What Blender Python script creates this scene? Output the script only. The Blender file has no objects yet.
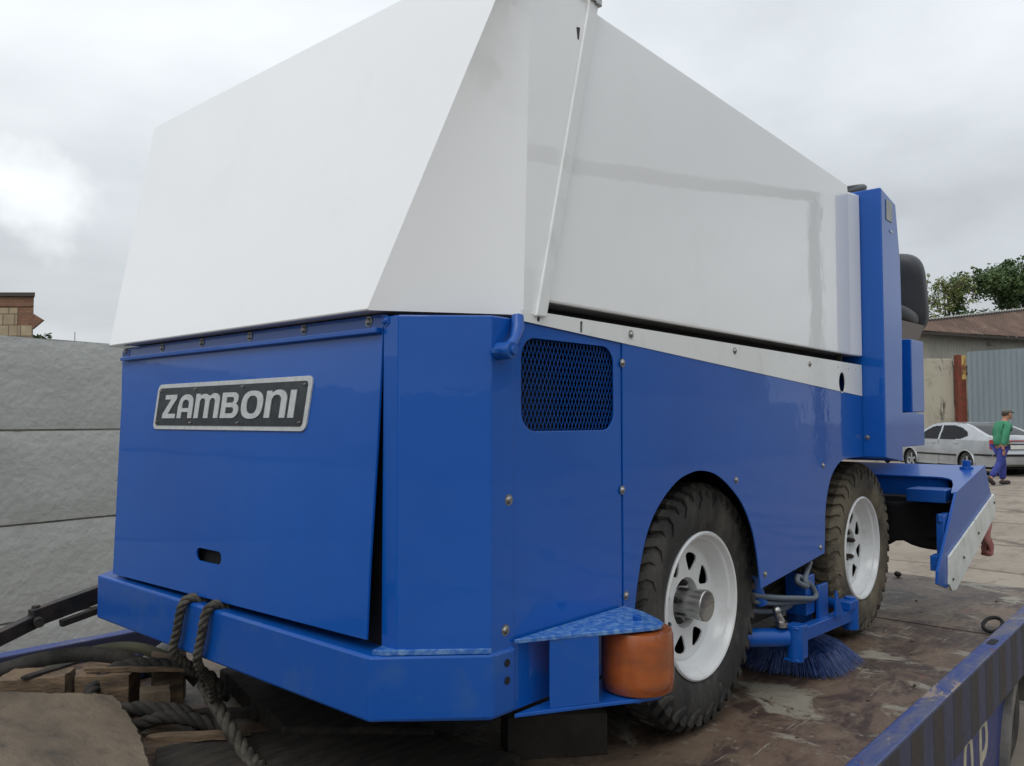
import bpy, bmesh, math, random
from mathutils import Vector, Matrix, noise
from mathutils.geometry import tessellate_polygon
random.seed(7)
R_ = math.radians
PI = math.pi
scene = bpy.context.scene
COL = scene.collection

# ------------------------------------------------------------------ camera, sky, sun, exposure
yaw = R_(41.4); pit = math.atan(37/815)
F0 = Vector((math.cos(yaw), math.sin(yaw), 0)); RT = Vector((math.sin(yaw), -math.cos(yaw), 0)); UP = Vector((0, 0, 1))
Fv = F0*math.cos(pit)+UP*math.sin(pit); Uv = UP*math.cos(pit)-F0*math.sin(pit)
cd = bpy.data.cameras.new('camera'); cam = bpy.data.objects.new('camera', cd); COL.objects.link(cam)
cd.sensor_width = 36; cd.lens = 815/1024*36; cd.clip_end = 2000; cd.clip_start = .05
M = Matrix((RT, Uv, -Fv)).transposed().to_4x4(); M.translation = (0, 0, 1.5)
cam.matrix_world = M
scene.camera = cam

SUN_DIR = Vector((-.62, -.12, .78)).normalized()          # towards the sun
w = bpy.data.worlds.new("World"); scene.world = w; w.use_nodes = True
nt = w.node_tree; nt.nodes.clear()
def N(t, **k):
    n = nt.nodes.new(t)
    for a, b in k.items(): setattr(n, a, b)
    return n
L = nt.links.new
out = N('ShaderNodeOutputWorld'); bg = N('ShaderNodeBackground'); bg.inputs[1].default_value = .1
sky = N('ShaderNodeTexSky', sky_type='NISHITA'); sky.sun_disc = False
sky.sun_elevation = math.asin(SUN_DIR.z); sky.sun_rotation = math.atan2(SUN_DIR.x, SUN_DIR.y)
sky.dust_density = 3
tc = N('ShaderNodeTexCoord'); sep = N('ShaderNodeSeparateXYZ'); L(tc.outputs['Generated'], sep.inputs[0])
add = N('ShaderNodeMath', operation='ADD'); L(sep.outputs[2], add.inputs[0]); add.inputs[1].default_value = .22
mx = N('ShaderNodeMath', operation='MAXIMUM'); L(add.outputs[0], mx.inputs[0]); mx.inputs[1].default_value = .05
dx = N('ShaderNodeMath', operation='DIVIDE'); dy = N('ShaderNodeMath', operation='DIVIDE')
L(sep.outputs[0], dx.inputs[0]); L(mx.outputs[0], dx.inputs[1]); L(sep.outputs[1], dy.inputs[0]); L(mx.outputs[0], dy.inputs[1])
cmb = N('ShaderNodeCombineXYZ'); L(dx.outputs[0], cmb.inputs[0]); L(dy.outputs[0], cmb.inputs[1]); cmb.inputs[2].default_value = 5.15
n1 = N('ShaderNodeTexNoise'); n1.inputs['Scale'].default_value = .85; n1.inputs['Detail'].default_value = 6; n1.inputs['Roughness'].default_value = .48; n1.inputs['Distortion'].default_value = .25
L(cmb.outputs[0], n1.inputs['Vector'])
cr = N('ShaderNodeValToRGB'); L(n1.outputs[0], cr.inputs[0])
e = cr.color_ramp.elements; e[0].position = .34; e[0].color = (.43, .455, .48, 1); e[1].position = .68; e[1].color = (.76, .79, .82, 1)
m_ = cr.color_ramp.elements.new(.5); m_.color = (.59, .625, .65, 1)
# overcast sky is brighter towards the zenith
gr = N('ShaderNodeMapRange'); gr.inputs[1].default_value = 0; gr.inputs[2].default_value = 1; gr.inputs[3].default_value = .90; gr.inputs[4].default_value = 2.0
L(sep.outputs[2], gr.inputs[0])
# thin bright gap in the cloud
gd = (F0*1+RT*((45-512)/815)+UP*((420-190)/815)).normalized()
dot = N('ShaderNodeVectorMath', operation='DOT_PRODUCT'); L(tc.outputs['Generated'], dot.inputs[0]); dot.inputs[1].default_value = gd
n2 = N('ShaderNodeTexNoise'); n2.inputs['Scale'].default_value = 9; n2.inputs['Detail'].default_value = 4; L(tc.outputs['Generated'], n2.inputs['Vector'])
ms = N('ShaderNodeMath', operation='MULTIPLY_ADD'); L(n2.outputs[0], ms.inputs[0]); ms.inputs[1].default_value = .022; L(dot.outputs['Value'], ms.inputs[2])
gp = N('ShaderNodeMapRange', interpolation_type='SMOOTHSTEP'); gp.inputs[1].default_value = 1.0090; gp.inputs[2].default_value = 1.0145; gp.inputs[3].default_value = 0; gp.inputs[4].default_value = .26
L(ms.outputs[0], gp.inputs[0])
sc = N('ShaderNodeVectorMath', operation='SCALE'); L(cr.outputs[0], sc.inputs[0]); L(gr.outputs[0], sc.inputs['Scale'])
cb = N('ShaderNodeCombineXYZ')
for i in range(3): L(gp.outputs[0], cb.inputs[i])
ad = N('ShaderNodeVectorMath', operation='ADD'); L(sc.outputs[0], ad.inputs[0]); L(cb.outputs[0], ad.inputs[1])
s10 = N('ShaderNodeVectorMath', operation='SCALE'); L(ad.outputs[0], s10.inputs[0]); s10.inputs['Scale'].default_value = 10
mix = N('ShaderNodeMixRGB'); mix.inputs[0].default_value = .93; L(sky.outputs[0], mix.inputs[1]); L(s10.outputs[0], mix.inputs[2])
L(mix.outputs[0], bg.inputs[0]); L(bg.outputs[0], out.inputs[0])

sd = bpy.data.lights.new('sun', 'SUN'); so = bpy.data.objects.new('sun', sd); COL.objects.link(so)
sd.energy = .8; sd.angle = R_(35); sd.color = (1, .97, .93)
so.rotation_euler = SUN_DIR.to_track_quat('Z', 'Y').to_euler(); so.location = (0, 0, 30)
vs = scene.view_settings; vs.view_transform = 'Standard'; vs.look = 'None'; vs.exposure = .06; vs.gamma = 1; vs.use_curve_mapping = False

# ------------------------------------------------------------------ materials
def rgba(c): return (c[0], c[1], c[2], 1)
MATS = {}
def mat(name, color, rough=.5, metal=0, coat=0, coat_rough=.05, c2=None, nscale=5, contrast=(.4, .6), bump=0, bscale=40, c3=None, n3=20, c3rng=(.55, .65),
        rough2=None, stretch=(1, 1, 1), spec=.5, detail=8, dirt=None):
    m = bpy.data.materials.new(name); m.use_nodes = True; t = m.node_tree; b = t.nodes['Principled BSDF']
    def n(ty, **k):
        q = t.nodes.new(ty)
        for a, v in k.items(): setattr(q, a, v)
        return q
    l = t.links.new
    b.inputs['Base Color'].default_value = rgba(color); b.inputs['Roughness'].default_value = rough; b.inputs['Metallic'].default_value = metal
    b.inputs['Coat Weight'].default_value = coat; b.inputs['Coat Roughness'].default_value = coat_rough; b.inputs['Specular IOR Level'].default_value = spec
    tcn = n('ShaderNodeTexCoord'); mp = n('ShaderNodeMapping'); mp.inputs['Scale'].default_value = stretch; l(tcn.outputs['Object'], mp.inputs[0])
    cur = None
    def noi(s, d=detail, r=.6):
        q = n('ShaderNodeTexNoise'); q.inputs['Scale'].default_value = s; q.inputs['Detail'].default_value = d; q.inputs['Roughness'].default_value = r
        l(mp.outputs[0], q.inputs['Vector']); return q
    def rng(src, a, c, lo=0, hi=1):
        q = n('ShaderNodeMapRange'); q.inputs[1].default_value = a; q.inputs[2].default_value = c; q.inputs[3].default_value = lo; q.inputs[4].default_value = hi
        l(src, q.inputs[0]); return q.outputs[0]
    if c2 is not None:
        q = noi(nscale); f = rng(q.outputs[0], *contrast)
        x = n('ShaderNodeMixRGB'); x.inputs[1].default_value = rgba(color); x.inputs[2].default_value = rgba(c2); l(f, x.inputs[0]); cur = x.outputs[0]
        if rough2 is not None: l(rng(q.outputs[0], contrast[0], contrast[1], rough, rough2), b.inputs['Roughness'])
    if c3 is not None:
        q = noi(n3, 10, .7); f = rng(q.outputs[0], *c3rng)
        x = n('ShaderNodeMixRGB'); x.inputs[2].default_value = rgba(c3); l(f, x.inputs[0])
        if cur: l(cur, x.inputs[1])
        else: x.inputs[1].default_value = rgba(color)
        cur = x.outputs[0]
    if cur: l(cur, b.inputs['Base Color'])
    if bump:
        q = noi(bscale, 6, .6); bp = n('ShaderNodeBump'); bp.inputs['Strength'].default_value = bump; bp.inputs['Distance'].default_value = .01
        l(q.outputs[0], bp.inputs['Height']); l(bp.outputs[0], b.inputs['Normal'])
        if coat: l(bp.outputs[0], b.inputs['Coat Normal'])
    MATS[name] = m; return m
def mat2(name): return MATS[name]

blue = mat('blue_gloss_paint', (.0009, .079, .38), .40, coat=.60, coat_rough=.025, c2=(.0014, .090, .42), nscale=1.3, c3=(.05, .14, .38), n3=90, c3rng=(.665, .76), bump=.16, bscale=2.2, spec=.25)
blue_chip = mat('worn_blue_paint', (.02, .12, .42), .4, coat=.4, c2=(.14, .28, .52), nscale=60, contrast=(.42, .66), detail=3, bump=.2, bscale=25)
blue_fr = mat('blue_frame_paint', (.002, .078, .37), .4, coat=.35, coat_rough=.12, spec=.3, c2=(.02, .095, .33), nscale=14, contrast=(.5, .75), bump=.05, bscale=60)
white = mat('white_gloss_panel', (.83, .84, .845), .3, coat=1.0, coat_rough=.015, c2=(.80, .81, .815), nscale=1.2, contrast=(.35, .7), c3=(.74, .75, .745), n3=3, c3rng=(.55, .9), bump=.10, bscale=1.6)
white_strip = mat('white_strip_paint', (.74, .76, .75), .35, coat=.4, c2=(.60, .62, .61), nscale=9, contrast=(.55, .8))
rimw = mat('white_rim_paint', (.70, .71, .71), .3, coat=.4, c2=(.58, .57, .53), nscale=18, contrast=(.55, .8))
rubber = mat('tyre_rubber', (.020, .019, .018), .7, c2=(.075, .070, .060), nscale=11, contrast=(.45, .7), c3=(.20, .185, .155), n3=38, c3rng=(.62, .72), stretch=(1, 2, .5), bump=.35, bscale=55)
rubber_mud = mat('dusty_tyre_rubber', (.035, .031, .026), .8, c2=(.15, .125, .085), nscale=7, contrast=(.35, .62), c3=(.22, .185, .12), n3=30, c3rng=(.55, .75), bump=.35, bscale=55)
black = mat('black_recess', (.008, .008, .009), .8)
dark = mat('dark_grease_metal', (.018, .017, .016), .6, c2=(.05, .035, .025), nscale=14, bump=.2)
steel = mat('brushed_steel', (.50, .50, .48), .33, metal=1, c2=(.36, .36, .35), nscale=20, stretch=(1, 1, 12))
zinc = mat('zinc_bolt', (.42, .42, .40), .5, metal=1, c2=(.25, .24, .22), nscale=120)
plate_blk = mat('black_plate_enamel', (.018, .022, .028), .35, c2=(.05, .055, .06), nscale=30, contrast=(.45, .8))
alu = mat('matt_aluminium', (.58, .60, .60), .5, metal=.1, c2=(.50, .52, .52), nscale=60)
orange = mat('orange_polyurethane', (.36, .085, .014), .24, c2=(.20, .055, .02), nscale=9, contrast=(.4, .7), c3=(.34, .13, .06), n3=9, c3rng=(.58, .85), stretch=(1, 1, 2.5), coat=.4)
bristle_m = mat('blue_bristle', (.006, .025, .13), .55, c2=(.04, .08, .22), nscale=60)
hose_m = mat('grey_hose', (.10, .12, .15), .5)
vinyl = mat('black_vinyl', (.028, .031, .037), .5, c2=(.04, .043, .05), nscale=8, bump=.15, bscale=120)
canvas = mat('black_canvas', (.010, .010, .012), .75, bump=.3, bscale=12)
bluegate = None
tarp_red = mat('faded_red_cloth', (.30, .09, .08), .8, c2=(.38, .17, .15), nscale=12, bump=.4, bscale=15)
wearwhite = mat('scuffed_white_plastic', (.66, .68, .64), .5, c2=(.52, .53, .49), nscale=12, contrast=(.45, .7), c3=(.12, .12, .12), n3=34, c3rng=(.64, .68))
rust = mat('rusty_steel', (.20, .045, .025), .8, c2=(.12, .035, .02), nscale=6, bump=.3)
yellowp = mat('peeling_yellow_paint', (.50, .36, .12), .7, c2=(.20, .07, .03), nscale=5, contrast=(.5, .6))
rope_m = mat('worn_grey_rope', (.115, .105, .082), .95, c2=(.045, .040, .032), nscale=30, bump=.6, bscale=160)
strap_m = mat('dirty_webbing', (.020, .019, .016), .85, c2=(.04, .036, .03), nscale=25, bump=.3, bscale=200)
wood1 = mat('weathered_board', (.17, .130, .085), .85, c2=(.075, .056, .038), nscale=3.5, contrast=(.35, .68), c3=(.05, .042, .034), n3=7, c3rng=(.56, .72), stretch=(2.6, 1, 1), bump=.5, bscale=26)
wood2 = mat('split_firewood', (.20, .135, .08), .9, c2=(.07, .05, .035), nscale=9, contrast=(.4, .65), stretch=(1, 1, 4), bump=.5, bscale=40)
wood3 = mat('dark_timber', (.045, .036, .028), .9, c2=(.018, .016, .014), nscale=8, bump=.5, bscale=30, stretch=(1, 5, 1))
bark = mat('tree_bark', (.10, .08, .06), .9, c2=(.05, .04, .03), nscale=6, bump=.5)
leaf1 = mat('yellow_green_leaf', (.12, .155, .04), .6, c2=(.19, .21, .07), nscale=1.3, contrast=(.35, .7))
leaf2 = mat('dark_green_leaf', (.040, .085, .025), .6, c2=(.10, .15, .045), nscale=1.1, contrast=(.35, .7))
glass = mat('dark_car_glass', (.010, .011, .013), .12, spec=.1)
silver = mat('silver_car_paint', (.36, .38, .40), .3, metal=.45, coat=.8, c2=(.46, .48, .50), nscale=2)
tail_red = mat('red_tail_lamp', (.35, .02, .02), .2, coat=.5)
skin_m = mat('skin', (.42, .20, .13), .55)
green_c = mat('green_work_jacket', (.035, .21, .11), .85, c2=(.06, .26, .15), nscale=7, bump=.5, bscale=10)
trou = mat('violet_blue_work_trousers', (.030, .045, .24), .85, c2=(.045, .06, .28), nscale=8, bump=.5, bscale=10)
capm = mat('grey_cap_cloth', (.14, .14, .13), .9)
shoe_m = mat('shoe_leather', (.035, .03, .028), .6)
hairm = mat('brown_hair', (.05, .035, .025), .8)
tan = mat('beige_tile', (.40, .33, .22), .7, c2=(.30, .25, .17), nscale=3)
sticker = mat('faded_sticker', (.38, .40, .36), .6, c2=(.30, .33, .34), nscale=30)

def brick_mat(name, c1, c2, mort, scale, rot=(0, 0, 0), w=.25, h=.08, ms=.01):
    m = bpy.data.materials.new(name); m.use_nodes = True; t = m.node_tree; b = t.nodes['Principled BSDF']; b.inputs['Roughness'].default_value = .85
    tcn = t.nodes.new('ShaderNodeTexCoord'); mp = t.nodes.new('ShaderNodeMapping'); mp.inputs['Rotation'].default_value = rot
    br = t.nodes.new('ShaderNodeTexBrick'); br.inputs['Color1'].default_value = rgba(c1); br.inputs['Color2'].default_value = rgba(c2); br.inputs['Mortar'].default_value = rgba(mort)
    br.inputs['Scale'].default_value = scale; br.inputs['Brick Width'].default_value = w; br.inputs['Row Height'].default_value = h; br.inputs['Mortar Size'].default_value = ms
    t.links.new(tcn.outputs['Object'], mp.inputs[0]); t.links.new(mp.outputs[0], br.inputs[0])
    no = t.nodes.new('ShaderNodeTexNoise'); no.inputs['Scale'].default_value = 3; no.inputs['Detail'].default_value = 8; t.links.new(tcn.outputs['Object'], no.inputs['Vector'])
    mm = t.nodes.new('ShaderNodeMapRange'); mm.inputs[3].default_value = .6; mm.inputs[4].default_value = 1.3; t.links.new(no.outputs[0], mm.inputs[0])
    v = t.nodes.new('ShaderNodeVectorMath'); v.operation = 'SCALE'; t.links.new(br.outputs[0], v.inputs[0]); t.links.new(mm.outputs[0], v.inputs['Scale'])
    t.links.new(v.outputs[0], b.inputs['Base Color']); MATS[name] = m; return m
brick = brick_mat('brown_brick', (.20, .085, .045), (.28, .13, .07), (.12, .10, .08), 1, rot=(R_(90), 0, 0), ms=.012)
tile = brick_mat('beige_facade_tile', (.40, .33, .21), (.30, .24, .16), (.16, .13, .09), 1, rot=(R_(90), 0, 0), w=.36, h=.34, ms=.02)

def layered(name, base, layers, rough=.75, bump=.3, bscale=30, bd=.01, coord='Object'):
    """layers: (scale, detail, lo, hi, colour, stretch, kind)"""
    m = bpy.data.materials.new(name); m.use_nodes = True; t = m.node_tree; b = t.nodes['Principled BSDF']
    tcn = t.nodes.new('ShaderNodeTexCoord'); cur = None
    for (s, d, lo, hi, c, st, kind) in layers:
        mp = t.nodes.new('ShaderNodeMapping'); mp.inputs['Scale'].default_value = st; mp.inputs['Location'].default_value = (s*1.7, d*.9, s*.3); t.links.new(tcn.outputs[coord], mp.inputs[0])
        if kind == 'n':
            q = t.nodes.new('ShaderNodeTexNoise'); q.inputs['Scale'].default_value = s; q.inputs['Detail'].default_value = d; q.inputs['Roughness'].default_value = .70; q.inputs['Distortion'].default_value = .5; o = q.outputs[0]
        elif kind == 'v':
            wq = t.nodes.new('ShaderNodeTexNoise'); wq.inputs['Scale'].default_value = s*2; wq.inputs['Detail'].default_value = 5; t.links.new(mp.outputs[0], wq.inputs['Vector'])
            va = t.nodes.new('ShaderNodeVectorMath'); va.operation = 'MULTIPLY_ADD'; va.inputs[1].default_value = (.45/s,)*3; t.links.new(wq.outputs['Color'], va.inputs[0]); t.links.new(mp.outputs[0], va.inputs[2])
            q = t.nodes.new('ShaderNodeTexVoronoi'); q.feature = 'DISTANCE_TO_EDGE'; q.inputs['Scale'].default_value = s; t.links.new(va.outputs[0], q.inputs['Vector']); o = q.outputs[0]
        elif kind == 'w':
            q = t.nodes.new('ShaderNodeTexWave'); q.inputs['Scale'].default_value = s; q.inputs['Distortion'].default_value = d; q.inputs['Detail'].default_value = 3; o = q.outputs[1]
        if kind != 'v': t.links.new(mp.outputs[0], q.inputs['Vector'])
        f = t.nodes.new('ShaderNodeMapRange'); f.inputs[1].default_value = lo; f.inputs[2].default_value = hi; t.links.new(o, f.inputs[0])
        x = t.nodes.new('ShaderNodeMixRGB'); x.inputs[2].default_value = rgba(c); t.links.new(f.outputs[0], x.inputs[0])
        if cur: t.links.new(cur, x.inputs[1])
        else: x.inputs[1].default_value = rgba(base)
        cur = x.outputs[0]
    t.links.new(cur, b.inputs['Base Color'])
    q = t.nodes.new('ShaderNodeTexNoise'); q.inputs['Scale'].default_value = bscale; q.inputs['Detail'].default_value = 8; t.links.new(tcn.outputs[coord], q.inputs['Vector'])
    bp = t.nodes.new('ShaderNodeBump'); bp.inputs['Strength'].default_value = bump; bp.inputs['Distance'].default_value = bd; t.links.new(q.outputs[0], bp.inputs['Height']); t.links.new(bp.outputs[0], b.inputs['Normal'])
    rr = t.nodes.new('ShaderNodeMapRange'); rr.inputs[3].default_value = rough-.18; rr.inputs[4].default_value = min(1, rough+.15); t.links.new(q.outputs[0], rr.inputs[0]); t.links.new(rr.outputs[0], b.inputs['Roughness'])
    MATS[name] = m; return m
I3 = (1, 1, 1)
deck_m = layered('grimy_steel_deck', (.125, .080, .055), [
    (1.1, 10, .40, .62, (.195, .140, .095), I3, 'n'),
    (2.3, 12, .47, .56, (.058, .036, .028), (1, 1.4, 1), 'n'),
    (7.5, 12, .50, .66, (.165, .118, .080), (1, 3, 1), 'n'),
    (2.6, 14, .55, .60, (.27, .245, .195), (1.6, 1, 1), 'n'),
    (13, 12, .60, .66, (.25, .22, .17), (2.2, 1, 1), 'n'),
    (23, 10, .61, .66, (.035, .025, .021), (1, 1.6, 1), 'n'),
    (26, 8, .64, .68, (.30, .27, .22), (.12, 2, 1), 'n'),
    (4.3, 9, .62, .70, (.19, .065, .040), I3, 'n')], rough=.55, bump=.5, bscale=30)
ground_m = layered('cracked_concrete_yard', (.30, .255, .205), [
    (.35, 8, .40, .62, (.235, .195, .155), I3, 'n'),
    (1.6, 10, .50, .68, (.17, .135, .105), (1, 3, 1), 'n'),
    (.55, 5, .035, .0, (.09, .07, .055), (1, .6, 1), 'v'),
    (14, 8, .55, .75, (.20, .17, .14), I3, 'n')], rough=.85, bump=.4, bscale=10)
conc_l = [
    (.9, 10, .54, .66, (.33, .335, .31), (1, 1, .5), 'n'),
    (1.5, 9, .42, .66, (.42, .425, .40), I3, 'n'),
    (9, 12, .48, .70, (.46, .465, .445), (1, 1, 3.2), 'n'),
    (5, 12, .66, .74, (.24, .24, .225), (1, 1, 2.4), 'n')]
conc = layered('weathered_grey_concrete', (.47, .475, .455), conc_l, rough=.9, bump=.6, bscale=18, bd=.02)
conc2 = layered('stained_concrete_pier', (.42, .39, .31), [
    (.8, 9, .48, .62, (.30, .27, .21), I3, 'n'),
    (1.3, 9, .56, .62, (.09, .08, .065), (1.6, 1.6, .35), 'n')], rough=.9)
rail_m = layered('chipped_blue_rail_paint', (.030, .055, .20), [
    (3.5, 8, .44, .60, (.10, .105, .16), (1, 3, 1), 'n'),
    (7, 10, .55, .60, (.25, .20, .17), (1, 1.5, 1), 'n'),
    (11, 10, .63, .67, (.13, .055, .035), I3, 'n')], rough=.6, bump=.4)
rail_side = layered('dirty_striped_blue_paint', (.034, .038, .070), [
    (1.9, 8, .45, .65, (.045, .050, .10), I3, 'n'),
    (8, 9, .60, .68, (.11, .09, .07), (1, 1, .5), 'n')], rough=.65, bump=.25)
stripe_br = layered('brown_hazard_paint', (.042, .032, .026), [(6, 9, .42, .66, (.034, .034, .050), (1, 1, .4), 'n')], rough=.75)
rust_roof = layered('rusty_corrugated_roof', (.15, .09, .062), [(.9, 9, .45, .6, (.09, .05, .035), I3, 'n'), (2, 9, .56, .68, (.24, .17, .125), I3, 'n')], rough=.85)
pale_sheet = layered('faded_pale_sheet', (.36, .35, .30), [(.8, 8, .45, .7, (.27, .26, .22), (1, 1, .3), 'n')], rough=.7)
bluegrey = layered('blue_grey_sheet', (.235, .285, .31), [(.7, 8, .42, .7, (.19, .235, .26), (1, 1, .25), 'n')], rough=.55)
asbestos = layered('grey_asbestos_sheet', (.42, .41, .38), [(1.5, 8, .45, .7, (.30, .29, .27), I3, 'n')], rough=.9)

# ------------------------------------------------------------------ mesh helpers
class MB:
    def __init__(s): s.v = []; s.f = []; s.m = []; s.mi = 0
    def add(s, vs, fs):
        b = len(s.v); s.v += [Vector(p) for p in vs]; s.f += [tuple(i+b for i in f) for f in fs]; s.m += [s.mi]*len(fs); return s
    def box(s, x0, x1, y0, y1, z0, z1):
        vs = [(x, y, z) for x in (x0, x1) for y in (y0, y1) for z in (z0, z1)]
        return s.add(vs, [(0, 1, 3, 2), (4, 6, 7, 5), (0, 4, 5, 1), (2, 3, 7, 6), (0, 2, 6, 4), (1, 5, 7, 3)])
    def hexa(s, p):   # 8 points: bottom loop 4, top loop 4
        return s.add(p, [(3, 2, 1, 0), (4, 5, 6, 7), (0, 1, 5, 4), (1, 2, 6, 5), (2, 3, 7, 6), (3, 0, 4, 7)])
    def bar(s, a, b, w, h, up=(0, 0, 1)):
        a = Vector(a); b = Vector(b); d = (b-a).normalized(); u = Vector(up)
        r = d.cross(u).normalized()*w/2; t = r.cross(d).normalized()*h/2
        return s.hexa([a-r-t, a+r-t, b+r-t, b-r-t, a-r+t, a+r+t, b+r+t, b-r+t])
    def tube(s, pts, r, n=10, cap=True, close=False):
        pts = [Vector(p) for p in pts]; k = len(pts); rr = r if isinstance(r, (list, tuple)) else [r]*k
        prev = None; vs = []
        for i, p in enumerate(pts):
            a = pts[(i-1) % k] if (i > 0 or close) else p; b = pts[(i+1) % k] if (i < k-1 or close) else p
            d = (b-a).normalized()
            if prev is None:
                q = Vector((0, 0, 1)) if abs(d.z) < .9 else Vector((1, 0, 0)); x = d.cross(q).normalized()
            else: x = (prev-d*prev.dot(d)).normalized()
            prev = x; y = d.cross(x)
            for j in range(n):
                t = 2*PI*j/n; vs.append(p+(x*math.cos(t)+y*math.sin(t))*rr[i])
        fs = [(i*n+j, i*n+(j+1) % n, (i+1)*n+(j+1) % n, (i+1)*n+j) for i in range(k-1) for j in range(n)]
        if close: fs += [((k-1)*n+j, (k-1)*n+(j+1) % n, (j+1) % n, j) for j in range(n)]
        elif cap: fs += [tuple(range(n))[::-1], tuple((k-1)*n+j for j in range(n))]
        return s.add(vs, fs)
    def cyl(s, a, b, r, n=24, r2=None): return s.tube([a, b], [r, r if r2 is None else r2], n)
    def lathe(s, prof, c, axis=(0, 0, 1), n=32, closed=False):
        """prof: (h along axis, r)"""
        c = Vector(c); ax = Vector(axis).normalized(); q = Vector((0, 0, 1)) if abs(ax.z) < .9 else Vector((1, 0, 0))
        x = ax.cross(q).normalized(); y = ax.cross(x); vs = []; k = len(prof)
        for h, r in prof:
            for j in range(n):
                t = 2*PI*j/n; vs.append(c+ax*h+(x*math.cos(t)+y*math.sin(t))*r)
        fs = [(i*n+j, i*n+(j+1) % n, (i+1)*n+(j+1) % n, (i+1)*n+j) for i in range(k-1) for j in range(n)]
        if closed: fs += [((k-1)*n+j, (k-1)*n+(j+1) % n, (j+1) % n, j) for j in range(n)]
        return s.add(vs, fs)
    def plate(s, outer, holes, fn, th):
        """outer/holes 2D loops; fn(u,v)->Vector surface; th Vector thickness"""
        loops = [[Vector((u, v, 0)) for u, v in outer]]+[[Vector((u, v, 0)) for u, v in h] for h in holes]
        tri = tessellate_polygon(loops); flat = [p for l in loops for p in l]; n = len(flat)
        P = [fn(p.x, p.y) for p in flat]; th = Vector(th)
        vs = P+[p+th for p in P]; fs = [tuple(t) for t in tri]+[tuple(i+n for i in reversed(t)) for t in tri]
        b = 0
        for l in loops:
            k = len(l)
            for i in range(k): fs.append((b+i, b+(i+1) % k, b+(i+1) % k+n, b+i+n))
            b += k
        return s.add(vs, fs)
    def sphere(s, c, r, n=12, sc=(1, 1, 1)):
        pr = [(-math.cos(PI*i/n)*r, max(math.sin(PI*i/n)*r, 1e-4)) for i in range(n+1)]
        b = len(s.v); s.lathe(pr, (0, 0, 0), n=n*2)
        c = Vector(c)
        for i in range(b, len(s.v)): v = s.v[i]; s.v[i] = Vector((v.x*sc[0], v.y*sc[1], v.z*sc[2]))+c
        return s
    def build(s, name, m, parent=None, smooth=0, bevel=0, merge=False, seg=2):
        me = bpy.data.meshes.new(name)
        off = Vector((0, 0, 0)); p = parent
        while p is not None: off += p.location; p = p.parent
        me.from_pydata([v-off for v in s.v], [], s.f); me.update()
        ms = m if isinstance(m, (list, tuple)) else [m]
        for q in ms: me.materials.append(q)
        if len(ms) > 1: me.polygons.foreach_set('material_index', s.m)
        bm = bmesh.new(); bm.from_mesh(me)
        if merge: bmesh.ops.remove_doubles(bm, verts=bm.verts, dist=1e-5)
        bmesh.ops.recalc_face_normals(bm, faces=bm.faces)
        if smooth:
            for f in bm.faces: f.smooth = True
            for ed in bm.edges:
                if len(ed.link_faces) == 2 and ed.calc_face_angle(0) > R_(smooth): ed.smooth = False
        bm.to_mesh(me); bm.free()
        o = bpy.data.objects.new(name, me); COL.objects.link(o)
        if parent: o.parent = parent
        if bevel:
            bv = o.modifiers.new('bevel', 'BEVEL'); bv.width = bevel; bv.segments = seg; bv.limit_method = 'ANGLE'; bv.angle_limit = R_(35); bv.harden_normals = False
        return o
def tag(o, label=None, cat=None, group=None, kind=None):
    if label: o['label'] = label
    if cat: o['category'] = cat
    if group: o['group'] = group
    if kind: o['kind'] = kind
    return o
def empty(name, loc, label=None, cat=None, group=None):
    o = bpy.data.objects.new(name, None); COL.objects.link(o); o.location = loc; o.empty_display_size = .2
    return tag(o, label, cat, group)
def copy_tree(o, parent=None):
    c = o.copy(); COL.objects.link(c)
    if parent: c.parent = parent
    for ch in list(o.children): copy_tree(ch, c)
    return c
def G(l, d, z=0): return Vector((l*RT.x+d*F0.x, l*RT.y+d*F0.y, z))      # yard frame: l metres across, d metres away
def ccircle(cx, cy, r, n=20): return [(cx+r*math.cos(2*PI*i/n), cy+r*math.sin(2*PI*i/n)) for i in range(n)]
def rrect(x0, x1, y0, y1, r, n=6):
    o = []
    for cx, cy, a in ((x1-r, y1-r, 0), (x0+r, y1-r, 90), (x0+r, y0+r, 180), (x1-r, y0+r, 270)):
        for i in range(n+1):
            t = R_(a+90*i/n); o.append((cx+r*math.cos(t), cy+r*math.sin(t)))
    return o

# ------------------------------------------------------------------ ground
g = MB(); S = 300; n = 24
for i in range(n+1):
    for j in range(n+1): g.v.append(Vector((-S+2*S*i/n, -S+2*S*j/n, 0)))
g.f = [(i*(n+1)+j, (i+1)*(n+1)+j, (i+1)*(n+1)+j+1, i*(n+1)+j+1) for i in range(n) for j in range(n)]; g.m = [0]*len(g.f)
tag(g.build('ground', ground_m), kind='structure')

# ------------------------------------------------------------------ tow truck platform (deck z = .6)
truck = empty('flatbed_tow_truck', (2, 2, 0), 'blue flatbed tow truck platform with grimy brown steel deck under the ice machine', 'truck')
m = MB(); m.box(-1.6, 5.13, .70, 3.22, .50, .60)
deck = m.build('deck', deck_m, truck)
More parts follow.
